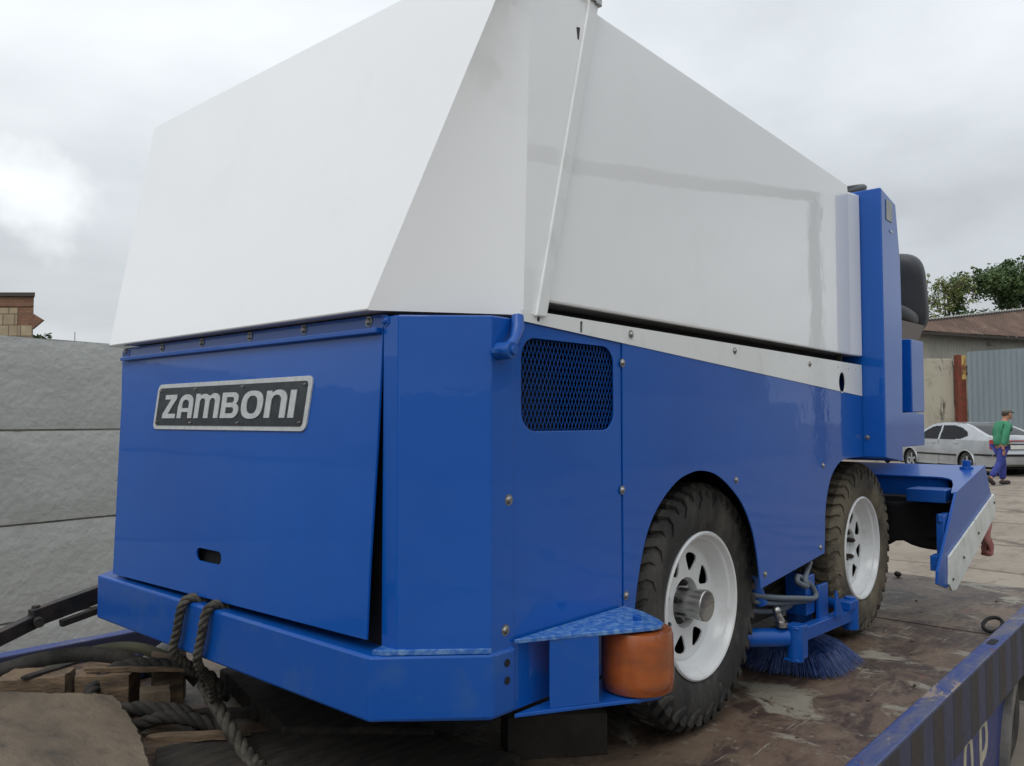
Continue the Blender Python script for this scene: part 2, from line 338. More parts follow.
# sheet seams: raised weld strips, tie-down slots
m = MB()
m.box(3.92, 3.925, .72, 3.2, .598, .6025)
m.build('weld_seam', dark, truck)
def rail(y0, y1, outer):
    mm = MB(); mm.mi = 0
    z0, z1 = .475, .68
    mm.add([(-1.7, y0, z0), (5.2, y0, z0), (5.2, y1, z0), (-1.7, y1, z0), (-1.7, y0, z1), (5.2, y0, z1), (5.2, y1, z1), (-1.7, y1, z1)],
           [(3, 2, 1, 0), (1, 2, 6, 5), (3, 0, 4, 7)])
    mm.add([(-1.7, y0, z1), (5.2, y0, z1), (5.2, y1, z1), (-1.7, y1, z1)], [(0, 1, 2, 3)])
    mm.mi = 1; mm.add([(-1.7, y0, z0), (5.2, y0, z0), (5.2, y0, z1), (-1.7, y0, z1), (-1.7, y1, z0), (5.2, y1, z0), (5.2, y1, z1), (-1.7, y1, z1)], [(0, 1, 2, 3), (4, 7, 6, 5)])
    return mm.build('side_rail', [rail_m, rail_side], truck, bevel=.006, merge=True)
r1 = rail(.655, .717, 0); r2 = rail(3.22, 3.285, 1)
# brown stripes on the near rail
for k in range(34):
    x = -.9+k*.215
    if x > 5: break
    mm = MB(); mm.box(x, x+.112, .6544, .6552, .478, .672); mm.build('stripe', stripe_br, r1)
for x in (1.1, 3.42, 4.6):
    mm = MB(); mm.plate(rrect(x, x+.09, .672, .700, .013), [], lambda u, v: Vector((u, v, .6805)), (0, 0, .001)); mm.build('tie_slot', black, r1)
# skirt below, lettering and wheel arch
m = MB(); ring = [(-.2, .12), (3.55, .12)]+[(4.12+.53*math.cos(R_(a)), .05+.52*math.sin(R_(a))) for a in range(172, 55, -8)]+[(4.43, .475), (-.2, .475)]
skirt_mat = layered('blue_skirt_paint', (.020, .035, .165), [(2, 8, .45, .65, (.05, .055, .14), I3, 'n'), (9, 9, .62, .68, (.12, .10, .09), I3, 'n')], rough=.5)
m.plate(ring, [], lambda u, v: Vector((u, .700, v)), (0, .02, 0)); skirt = m.build('skirt_panel', skirt_mat, truck)
m = MB(); arc = [(4.12+.55*math.cos(R_(a)), .05+.54*math.sin(R_(a))) for a in range(168, 10, -6)]; arc2 = [(4.12+.50*math.cos(R_(a)), .05+.49*math.sin(R_(a))) for a in range(168, 10, -6)]
fender_m = mat('dusty_grey_fender', (.17, .16, .145), .6, c2=(.09, .085, .08), nscale=8)
for k in range(len(arc)-1):
    a, b, c, d = arc[k], arc[k+1], arc2[k+1], arc2[k]
    if max(a[1], b[1]) > .47: a = (a[0], min(a[1], .47)); b = (b[0], min(b[1], .47))
    m.hexa([Vector((p[0], y, p[1])) for y in (.672, 1.0) for p in (a, b, c, d)])
m.build('wheel_arch', fender_m, truck, smooth=40)
m = MB(); m.lathe([(-.10, .12), (-.11, .17), (-.095, .22), (-.06, .235), (.06, .235), (.095, .22), (.11, .17), (.10, .12)], (4.12, .86, .235), (0, 1, 0), 40)
tw = m.build('wheel', rubber, truck, smooth=35)
m = MB(); m.lathe([(-.10, .125), (-.06, .12), (-.03, .09), (-.05, .04), (-.055, .001)], (4.12, .86, .235), (0, 1, 0), 32); m.build('rim', fender_m, tw, smooth=35)
# chassis frame under the deck
m = MB(); m.box(-1.5, 4.9, 1.35, 1.5, .3, .498); m.box(-1.5, 4.9, 2.5, 2.65, .3, .498); m.box(-.1, 3.1, .74, 1.2, .16, .47)
m.build('chassis', dark, truck)
m = MB(); m.cyl((4.12, .95, .235), (4.12, 3.1, .235), .05); m.build('axle', dark, truck)

cabm = mat('truck_cab_paint', (.02, .045, .16), .4, coat=.4)
m = MB(); m.hexa([Vector(p) for p in ((-4.1, .82, .45), (-2.15, .82, .45), (-2.15, 3.12, .45), (-4.1, 3.12, .45), (-3.75, .95, 2.35), (-2.15, .88, 2.35), (-2.15, 3.06, 2.35), (-3.75, 3.0, 2.35))])
cab = m.build('cab', cabm, truck, bevel=.06, seg=3)
m = MB(); m.box(-2.149, -2.135, 1.25, 2.7, 1.45, 2.1); m.build('rear_window', MATS['dark_car_glass'], cab)
m = MB(); m.bar((-1.95, .9, 1.75), (-1.95, 3.05, 1.75), .06, .06); m.bar((-1.95, .9, .6), (-1.95, .9, 1.75), .06, .06); m.bar((-1.95, 3.05, .6), (-1.95, 3.05, 1.75), .06, .06); m.build('head_rack', mat('grey_rack_paint', (.2, .2, .2), .6), truck)
for y_ in (.98, 2.96):
    m = MB(); m.lathe([(-.11, .2), (-.12, .30), (-.10, .41), (-.06, .43), (.06, .43), (.10, .41), (.12, .30), (.11, .2)], (-3.2, y_, .43), (0, 1, 0), 36); q = m.build('wheel', rubber, truck, smooth=35)
    m = MB(); m.lathe([(-.10, .21), (-.06, .20), (0, .15), (0, .001)], (-3.2, y_, .43), (0, 1 if y_ < 2 else -1, 0), 32); m.build('rim', fender_m, q, smooth=35)
# lettering: stroke letters as flat plates
def letter_plate(mb, outl, holes, fn, th): mb.plate(outl, holes, fn, th)
def superell(cx, cy, a, b, p=2.6, n=32):
    o = []
    for i in range(n):
        t = 2*PI*i/n; c, s_ = math.cos(t), math.sin(t)
        o.append((cx+a*math.copysign(abs(c)**(2/p), c), cy+b*math.copysign(abs(s_)**(2/p), s_)))
    return o
cream = mat('cream_lettering', (.50, .46, .34), .7, c2=(.38, .35, .28), nscale=20)
m = MB()
fnl = lambda u, v: Vector((u+.165, .698, v))
m.plate(superell(2.955, .315, .065, .13, 3), [superell(2.955, .315, .034, .095, 3)], fnl, (0, .0018, 0)); m.build('letter', cream, skirt)
m = MB()
Pp = [(3.115, .185), (3.148, .185), (3.148, .285), (3.20, .29), (3.235, .32), (3.245, .36), (3.235, .405), (3.20, .435), (3.115, .44)]
Ph = [(3.148, .32), (3.19, .323), (3.208, .345), (3.208, .385), (3.19, .405), (3.148, .408)]
m.plate(Pp, [Ph], fnl, (0, .0018, 0)); m.build('letter', cream, skirt)

# ------------------------------------------------------------------ the ice resurfacer
ir = empty('ice_resurfacer', (2.2, 1.92, .6), 'blue and white ice resurfacing machine with black nameplate standing on the truck deck', 'ice resurfacer')
SY = 1.12; FY = 2.72; CY = 1.92
T = .004
# side panels (near one with arches, grille opening)
def strip_bottom(x): return 1.709+(1.597-1.709)*(x-1.298)/(3.392-1.298)
arch1 = [(1.715, .90), (1.726, 1.039), (1.752, 1.14), (1.793, 1.228), (1.855, 1.29), (1.929, 1.334), (1.995, 1.353), (2.061, 1.359), (2.14, 1.348), (2.209, 1.321), (2.275, 1.282), (2.325, 1.243), (2.37, 1.19), (2.401, 1.134), (2.425, 1.06), (2.442, .974)]
arch2 = [(2.975, 1.020), (2.982, 1.09), (2.99, 1.166), (3.012, 1.23), (3.049, 1.285), (3.10, 1.322), (3.155, 1.343), (3.23, 1.352), (3.405, 1.352)]
def cr2(pts, n=6):
    o = []
    for i in range(len(pts)-1):
        p0, p1, p2, p3 = pts[max(i-1, 0)], pts[i], pts[i+1], pts[min(i+2, len(pts)-1)]
        for k in range(n):
            t = k/n; o.append(tuple(.5*(2*p1[a]+(p2[a]-p0[a])*t+(2*p0[a]-5*p1[a]+4*p2[a]-p3[a])*t*t+(3*p1[a]-p0[a]-3*p2[a]+p3[a])*t**3) for a in (0, 1)))
    return o+[pts[-1]]
arch1 = cr2(arch1); arch2 = cr2(arch2)
def side_panel(y, th, name, grille):
    objs = []
    # corner panel with the grille opening
    o = [(1.275, .905), (1.675, .905), (1.675, strip_bottom(1.675)), (1.275, strip_bottom(1.275))]
    h = [rrect(1.300, 1.643, 1.476, 1.676, .045)] if grille else []
    mm = MB(); mm.plate(o, h, lambda u, v: Vector((u, y, v)), (0, th, 0)); a = mm.build('corner_panel', blue, ir, bevel=.0015); objs.append(a)
    # long panel
    mm = MB(); o = [(1.677, .905)]+arch1+[(2.70, .996)]+arch2+[(3.405, strip_bottom(3.405)), (1.677, strip_bottom(1.677))]
    mm.plate(o, [], lambda u, v: Vector((u, y-.003*(1 if th > 0 else -1), v)), (0, th, 0)); b = mm.build('side_panel', blue, ir, bevel=.0015); objs.append(b)
    mm = MB(); o = [(1.298, strip_bottom(1.298)), (3.405, strip_bottom(3.405)), (3.405, 1.722), (1.298, 1.734)]
    hh = []
    if grille: hh = [[(3.180+.034*math.cos(t*PI/12), 1.643+.040*math.sin(t*PI/12)) for t in range(24)]]+[ccircle(xx, 1.700-.001*i, .005, 8) for i, xx in enumerate((3.14, 3.25, 3.33))]+[rrect(1.347, 1.357, 1.712, 1.731, .003), rrect(1.502, 1.512, 1.700, 1.727, .003)]
    mm.plate(o, hh, lambda u, v: Vector((u, y-.005*(1 if th > 0 else -1), v)), (0, th, 0)); c = mm.build('white_strip', white_strip, ir, bevel=.001)
    return a, b, c
cp, sp, st = side_panel(SY, T, 'n', True)
side_panel(FY, -T, 'f', False)
# corner post, chamfer post
def prism(loop, z0, z1, mt, name, parent=ir, bevel=.002, mb=None):
    mm = mb or MB(); k = len(loop)
    vs = [Vector((x, y, z0 if not callable(z0) else z0(x, y))) for x, y in loop]+[Vector((x, y, z1)) for x, y in loop]
    mm.add(vs, [tuple(range(k))[::-1], tuple(range(k, 2*k))]+[(i, (i+1) % k, (i+1) % k+k, i+k) for i in range(k)])
    return mm.build(name, mt, parent, bevel=bevel) if mb is None else mm
for sgn in (1, -1):
    f = lambda y: y if sgn == 1 else (2*CY-y-(.055 if y > 1.2 else 0))
    lp = [(1.075, f(1.30)), (1.075, f(1.252)), (1.205, f(1.118)), (1.275, f(1.118)), (1.275, f(1.132)), (1.21, f(1.132)), (1.087, f(1.259)), (1.087, f(1.30))]
    prism(lp, .905, 1.712, blue, 'corner_post', bevel=.003)
# dark core behind panels; low belly box added to keep light off the deck
m = MB(); m.box(1.16, 3.39, 1.50, 2.34, .88, 1.72); m.box(1.10, 1.16, 1.31, 2.5, .95, 1.70); m.box(1.48, 1.76, 1.50, 2.40, .70, .90); m.box(2.6, 3.3, 1.55, 2.3, .74, .88); m.build('hull_and_shade_box', black, ir)
m = MB(); m.box(1.30, 3.39, 1.14, 1.50, 1.40, 1.41); m.box(1.30, 3.39, 2.34, 2.70, 1.40, 1.41); m.box(1.30, 3.39, 1.15, 2.69, 1.705, 1.715); m.box(1.10, 1.30, 1.33, 2.5, 1.705, 1.715)
m.box(1.69, 1.70, 1.14, 1.5, .9, 1.4); m.box(2.50, 2.51, 1.14, 1.5, 1.0, 1.4); m.build('wheel_well', black, ir)
# front panel: slightly leaning plate with a slot
def fx(z): return 1.046+(z-1.05)*.032/.67
m = MB(); o = [(1.312, 1.060), (1.312, 1.20), (1.305, 1.45), (1.302, 1.718), (2.530, 1.718), (2.499, 1.045)]
slot = rrect(1.888, 2.012, 1.140, 1.172, .015)
m.plate(o, [slot], lambda u, v: Vector((fx(v), u, v)), (.006, 0, 0))
fp = m.build('front_panel', blue, ir, bevel=.001)
m = MB(); m.box(1.075, 1.078, 1.35, 2.5, 1.08, 1.60); m.build('panel_backing', black, ir)
m = MB(); m.bar((1.069, 1.305, 1.684), (1.069, 2.515, 1.684), .018, .011); m.build('retaining_bar', blue, fp, bevel=.002)
# bumper: protruding beam with chamfered near and far ends
bl = [(1.030, 1.283), (1.205, 1.112), (1.275, 1.112), (1.275, 1.135), (1.25, 1.30), (1.25, 2.54), (1.275, 2.705), (1.275, 2.728), (1.205, 2.728), (1.030, 2.565)]
prism(bl, .908, 1.036, blue_fr, 'bumper', bevel=.006)
m = MB(); m.plate([(1.040, 1.285), (1.052, 1.266), (1.198, 1.120), (1.206, 1.117), (1.190, 1.140), (1.076, 1.26), (1.074, 1.296)], [], lambda u, v: Vector((u, v, 1.0365)), (0, 0, .010)); m.build('weld_bead', blue_chip, ir, bevel=.001)
for (x, y_, z) in ((1.248, SY-.002, 1.012), (1.246, SY-.002, .977)):
    pass
# bolts
def bolt_mesh(r=.0095, h=.006):
    mb = MB(); mb.lathe([(0, r*1.45), (-.0015, r*1.45), (-.0016, r), (-h*.5, r*.95), (-h, r*.55), (-h*1.05, .0003)], (0, 0, 0), (0, 1, 0), 14); return mb
def bolt(p, axis, parent, mt=zinc, r=.0095, name='bolt'):
    r *= .85
    mb = bolt_mesh(r); q = Vector((0, 1, 0)).rotation_difference(Vector(axis)); p = Vector(p)
    mb.v = [q @ v+p for v in mb.v]; return mb.build(name, mt, parent, smooth=35)
for (x, z) in ((1.258, 1.336), (1.248, 1.074)): bolt((x, SY-.001, z), (0, 1, 0), ir)
for (x, z) in ((1.672, 1.33), (1.676, 1.64), (1.686, 1.074), (2.28, 1.321), (2.472, 1.015), (2.935, 1.045), (2.975, 1.335)): bolt((x, SY-.003, z), (0, 1, 0), sp, r=.0085)
for (x, z) in ((1.712, 1.713), (2.278, 1.708), (2.86, 1.698)): bolt((x, SY-.005, z), (0, 1, 0), st, r=.0085)
for i, y in enumerate((2.511, 2.277, 2.05, 1.812, 1.583, 1.349)): bolt((fx(1.703), y, 1.706), (1, 0, 0), fp, r=.0095)
bolt((1.0745, 1.292, 1.703), (1, 0, 0), ir, mt=blue_fr, r=.010)
for (x, z) in ((1.246, 1.010), (1.246, .975)):
    mb = MB(); mb.lathe([(0, .008), (-.001, .008), (-.001, .0001)], (x, SY-.0085, z), (0, 1, 0), 14); mb.build('drain_hole', black, ir)
# expanded-metal grille
m = MB(); gx0, gx1, gz0, gz1 = 1.296, 1.647, 1.472, 1.680; wv = .0066; hv = .028; y = SY+T+.004
def strand(a, b):
    d = Vector((b[0]-a[0], 0, b[1]-a[1])).normalized(); nrm = Vector((-d.z, 0, d.x))*.00042
    A = Vector((a[0], y, a[1])); B = Vector((b[0], y, b[1])); k = Vector((0, .0014, 0))
    m.hexa([A-nrm, B-nrm, B-nrm+k, A-nrm+k, A+nrm, B+nrm, B+nrm+k, A+nrm+k])
i = 0
while gx0+i*wv < gx1:
    j = 0
    while gz0+j*hv < gz1:
        x = gx0+i*wv; z = gz0+j*hv+(hv/2 if i % 2 else 0)
        zt = min(z+hv*.5, gz1)
        k0 = .0
        strand((x, z), (x+wv, z+hv/2)); strand((x, z), (x+wv, z-hv/2))
        j += 1
    i += 1
m.build('grille_mesh', blue_fr, cp)
m = MB(); m.box(1.29, 1.66, 1.30, 1.31, 1.42, 1.70); m.build('grille_backing', black, cp)
# latch lever at the corner
m = MB(); m.tube([(1.272, 1.106, 1.716), (1.266, 1.100, 1.69), (1.250, 1.094, 1.665), (1.230, 1.092, 1.645)], [.013, .014, .011, .013], 12)
m.cyl((1.226, 1.078, 1.640), (1.226, 1.118, 1.640), .018, 24); m.cyl((1.226, 1.072, 1.640), (1.226, 1.080, 1.640), .009, 12)
m.bar((1.19, 1.10, 1.638), (1.226, 1.10, 1.638), .010, .010)
m.build('latch_lever', blue_fr, ir, smooth=35, bevel=.001)

# nameplate
def npf(dx):
    return lambda u, v: Vector((fx(1.535+v)-.004-dx, 1.914-u*.985-v*.17, 1.537+v))
m = MB(); m.plate(rrect(-.377, .377, -.0625, .0625, .018), [], npf(0), (.006, 0, 0)); npl = m.build('nameplate', alu, fp, bevel=.0012)
m = MB(); m.plate(rrect(-.362, .362, -.0515, .0515, .010), [], npf(.0015), (.003, 0, 0)); m.build('plate_field', plate_blk, npl)
def arcp(cx, cy, r, a0, a1, n=8, ry=None):
    ry = ry or r
    return [(cx+r*math.cos(R_(a0+(a1-a0)*i/n)), cy+ry*math.sin(R_(a0+(a1-a0)*i/n))) for i in range(n+1)]
GL = []   # (outer, holes, width) in letter-height units
GL.append(([(0, 0), (.72, 0), (.72, .19), (.30, .19), (.70, .82), (.70, 1), (.06, 1), (.06, .81), (.40, .81), (0, .18)], [], .72))
GL.append(([(0, 0), (.22, 0), (.22, .26), (.58, .26), (.58, 0), (.80, 0), (.80, .62)]+arcp(.42, .62, .38, 0, 180, 12)[1:-1]+[(.04, .62), (0, .5)],
           [[(.22, .42), (.58, .42), (.58, .60)]+arcp(.40, .60, .18, 0, 180, 8)[1:-1]+[(.22, .60)]], .80))
GL.append(([(0, 0), (.22, 0), (.22, .62)]+arcp(.36, .68, .13, 170, 10, 6)+[(.50, .62), (.50, 0), (.72, 0), (.72, .62)]+arcp(.86, .68, .13, 170, 10, 6)+[(1.0, .62), (1.0, 0), (1.22, 0), (1.22, .68)]
           + arcp(.92, .70, .30, 0, 105, 8)+[(.72, .90)]+arcp(.44, .74, .25, 50, 120, 6)+[(.22, .92), (.20, 1.0), (0, 1.0)], [], 1.22))
GL.append(([(0, 0), (.55, 0)]+arcp(.55, .29, .27, -90, 60, 8, .29)+arcp(.52, .74, .24, -50, 90, 8, .26)+[(0, 1)],
           [[(.22, .18), (.50, .18)]+arcp(.50, .30, .10, -90, 90, 5, .12)[1:-1]+[(.50, .42), (.22, .42)], [(.22, .60), (.48, .60)]+arcp(.48, .71, .09, -90, 90, 5, .11)[1:-1]+[(.48, .82), (.22, .82)]], .82))
GL.append((superell(.47, .5, .47, .53, 2.5), [superell(.47, .5, .235, .34, 2.6)], .94))
GL.append(([(0, 0), (.23, 0), (.23, .66)]+arcp(.44, .66, .19, 165, 10, 8)+[(.63, .60), (.63, 0), (.86, 0), (.86, .66)]+arcp(.50, .66, .36, 0, 115, 10, .37)[1:]+[(.22, .92), (.21, 1), (0, 1)], [], .86))
GL.append(([(0, 0), (.23, 0), (.23, 1), (0, 1)], [], .23))
H = .064; gap = .115*H
tot = sum(g_[2] for g_ in GL)*H*.98+gap*6*1.05
sx_ = .64/tot; u0 = -.322
for (o, hs, wd) in GL:
    fnq = npf(.0035); mm = MB()
    tr = lambda pts: [(u0+p[0]*H*sx_, -.032+p[1]*H) for p in pts]
    mm.plate(tr(o), [tr(q) for q in hs], fnq, (.002, 0, 0)); mm.build('letter', alu, npl)
    u0 += (wd*H+gap)*sx_
for (u, v) in ((-.352, .043), (-.155, .0445), (.085, .0445), (.352, .043), (-.352, -.043), (-.155, -.0445), (.085, -.0445), (.352, -.043)):
    p = npf(.0015)(u, v); bolt(p, (1, 0, 0), npl, r=.0032, name='rivet')

# ---- white snow tank: hood (front lid) and tank body
def hood():
    mm = MB(); zb = 1.722; zt = 2.512
    fold_b, fold_t = (1.302, 1.116), (1.330, 1.116)
    ch_b = (1.036, 1.305); ch_t = (1.262, 1.085)
    seam_b, seam_t = (1.352, 1.113), (1.553, 1.113)
    fl = MB()
    for mir in (False, True):
        f = (lambda y: 2*CY-y) if mir else (lambda y: y)
        a = Vector((ch_b[0], f(ch_b[1]), zb)); b = Vector((fold_b[0], f(fold_b[1]), zb)); c = Vector((fold_t[0], f(fold_t[1]), zt)); d = Vector((ch_t[0], f(ch_t[1]), zt))
        n_ = 12; base = len(mm.v)
        for i in range(n_+1):
            for j in range(n_+1): mm.v.append(a.lerp(b, i/n_).lerp(d.lerp(c, i/n_), j/n_))
        fs = [(base+i*(n_+1)+j, base+(i+1)*(n_+1)+j, base+(i+1)*(n_+1)+j+1, base+i*(n_+1)+j+1) for i in range(n_) for j in range(n_)]
        mm.f += fs; mm.m += [0]*len(fs)
        e_, g_ = Vector((seam_b[0], f(seam_b[1]), zb)), Vector((seam_t[0], f(seam_t[1]), zt-.012))
        mm.add([b, e_, g_, c], [(0, 1, 2, 3)])
        if mir: bb_ = (a, b, c, d, e_, g_)
        else: aa_ = (a, b, c, d, e_, g_)
    a, b, c, d, e_, g_ = aa_; a2, b2, c2_, d2, e2, g2 = bb_
    mm.add([a, a2, d2, d], [(0, 1, 2, 3)]); mm.add([d, d2, c2_, c], [(0, 1, 2, 3)]); mm.add([c, c2_, g2, g_], [(0, 1, 2, 3)])
    mm.add([a, b, b2, a2], [(0, 1, 2, 3)]); mm.add([b, e_, e2, b2], [(0, 1, 2, 3)])
    return mm.build('tank_hood', white, ir, merge=True, smooth=9, bevel=.004)
hd = hood()
# seam flange (proud lip on both sides)
for mir in (0, 1):
    f = (lambda y: 2*CY-y) if mir else (lambda y: y)
    a0 = Vector((1.334, f(1.106), 1.7225)); b0 = Vector((1.538, f(1.106), 2.508)); dx_ = Vector((.036, 0, 0)); ty = Vector((0, f(1.118)-f(1.108), 0))
    mm = MB(); mm.hexa([a0, a0+dx_, a0+dx_+ty, a0+ty, b0, b0+dx_, b0+dx_+ty, b0+ty]); mm.build('seam_flange', white_strip, hd, bevel=.003)
mm = MB(); mm.box(1.50, 1.555, 1.100, 1.106, 2.492, 2.500); mm.box(1.552, 1.575, 1.10, 1.14, 2.488, 2.515); mm.build('lid_latch', steel, hd, bevel=.002)
mm = MB(); mm.hexa([Vector(p) for p in ((1.494, 1.1125, 2.385), (1.498, 1.1125, 2.385), (1.498, 1.114, 2.385), (1.494, 1.114, 2.385), (1.490, 1.1125, 2.412), (1.502, 1.1125, 2.415), (1.502, 1.114, 2.415), (1.490, 1.114, 2.412))]); mm.build('scratch_mark', dark, hd)
# tank body
mm = MB()
ts = [(1.36, 1.760, 2.487), (3.30, 1.756, 2.441)]
P0 = []
for mir in (0, 1):
    f = (lambda y: 2*CY-y) if mir else (lambda y: y)
    P0 += [Vector((1.36, f(1.122), 1.760)), Vector((3.30, f(1.122), 1.757)), Vector((3.30, f(1.122), 2.441)), Vector((1.36, f(1.122), 2.490)), Vector((3.408, f(1.112), 1.757)), Vector((3.408, f(1.112), 2.418)), Vector((3.30, f(1.122), 2.412))]
mm.add(P0, [(0, 1, 6, 2, 3), (1, 4, 5, 6), (7, 10, 9, 13, 8), (8, 13, 12, 11), (0, 7, 8, 1), (1, 8, 11, 4), (3, 2, 9, 10), (2, 6, 13, 9), (6, 5, 12, 13), (4, 11, 12, 5), (0, 3, 10, 7)])
tb = mm.build('snow_tank', white, ir, bevel=.006, seg=3)
mm = MB(); mm.box(1.36, 3.40, 1.19, 2.65, 1.728, 1.765); mm.build('tank_cradle', black, ir)
mm = MB(); mm.box(3.23, 3.235, 1.135, 1.15, 1.722, 1.757); mm.build('tank_pin', dark, ir)

# ---- control column and operator console
mm = MB(); y0, y1 = 1.03, 1.30
lo = [(3.412, 1.350), (3.628, 1.328), (3.655, 1.9), (3.648, 2.18), (3.60, 2.405), (3.412, 2.437)]
mm.plate(lo, [], lambda u, v: Vector((u, y0, v)), (0, y1-y0, 0)); colm = mm.build('control_column', blue, ir, bevel=.005, seg=3)
mm = MB(); mm.box(3.47, 3.545, 1.027, 1.0285, 2.315, 2.400); mm.build('sticker', sticker, colm)
mm = MB(); mm.box(3.515, 3.55, 1.027, 1.0285, 2.272, 2.280); mm.build('small_decal', alu, colm)
mm = MB(); mm.box(3.412, 3.65, 1.30, 2.54, 1.3, 2.30); mm.build('rear_bulkhead', blue, ir, bevel=.004)
bolt((3.411, 1.10, 1.43), (1, 0, 0), colm, r=.008)
mm = MB(); mm.box(3.64, 4.035, 1.05, 1.12, 1.385, 1.53); mm.box(3.855, 4.045, 1.05, 1.12, 1.535, 1.858); mm.box(3.64, 4.03, 1.12, 2.6, 1.39, 1.845)
cons = mm.build('operator_console', blue, ir, bevel=.004)
bolt((3.84, 1.118, 1.585), (0, 1, 0), cons, r=.009)
# seat
def cushion(mb, c, sx, sy, sz, rot, p=4, n=20):
    M_ = Matrix.Rotation(rot, 3, 'Y')
    b = len(mb.v)
    pr = []
    for i in range(n+1):
        a = -PI/2+PI*i/n
        for j in range(n*2):
            t = 2*PI*j/(n*2)
            se = lambda q, e: math.copysign(abs(q)**e, q)
            v = Vector((sx*se(math.cos(a), 2/p)*se(math.cos(t), 2/p), sy*se(math.cos(a), 2/p)*se(math.sin(t), 2/p), sz*se(math.sin(a), 2/p)))
            mb.v.append(M_ @ v+Vector(c))
    k = n*2
    fs = [(b+i*k+j, b+i*k+(j+1) % k, b+(i+1)*k+(j+1) % k, b+(i+1)*k+j) for i in range(n) for j in range(k)]
    mb.f += fs; mb.m += [mb.mi]*len(fs)
seat = empty('seat', (0, 0, 0)); seat.parent = ir; seat.location = (2.6, -.3, 1.3)
mm = MB(); cushion(mm, (5.02, 1.55, 2.22), .075, .27, .245, R_(-15), 4.5); mm.build('backrest', vinyl, seat, smooth=60)
mm = MB(); cushion(mm, (4.84, 1.55, 2.075), .25, .25, .065, R_(5), 3.2); mm.build('seat_cushion', vinyl, seat, smooth=60)
mm = MB(); mm.hexa([Vector(p) for p in ((4.60, 1.30, 1.90), (4.86, 1.30, 1.90), (4.86, 1.36, 1.90), (4.60, 1.36, 1.90), (4.52, 1.30, 2.03), (5.05, 1.30, 2.04), (5.05, 1.36, 2.04), (4.52, 1.36, 2.03))]); mm.box(4.6, 4.95, 1.36, 1.8, 1.84, 1.98)
mm.build('seat_bracket', mat('dusty_brown_bracket', (.14, .12, .11), .7), seat, bevel=.003)
mm = MB(); mm.box(4.35, 5.0, 1.34, 2.5, 1.36, 1.85); mm.build('seat_pedestal', blue, ir, bevel=.01)
# steering wheel
cs = Vector((3.90, 1.40, 2.475)); ax = Vector((-.35, 0, 1)).normalized(); xx = Vector((0, 1, 0)); yy = ax.cross(xx)
mm = MB(); mm.tube([cs+(xx*math.cos(t*PI/20)+yy*math.sin(t*PI/20))*.15+ax*.10 for t in range(40)], .016, 10, close=True)
for t in (0, 120, 240): mm.bar(cs+ax*.06, cs+(xx*math.cos(R_(t))+yy*math.sin(R_(t)))*.15+ax*.10, .02, .008, up=ax)
mm.cyl(cs-ax*.3, cs+ax*.07, .025, 12); mm.build('steering_wheel', vinyl, ir, smooth=40)

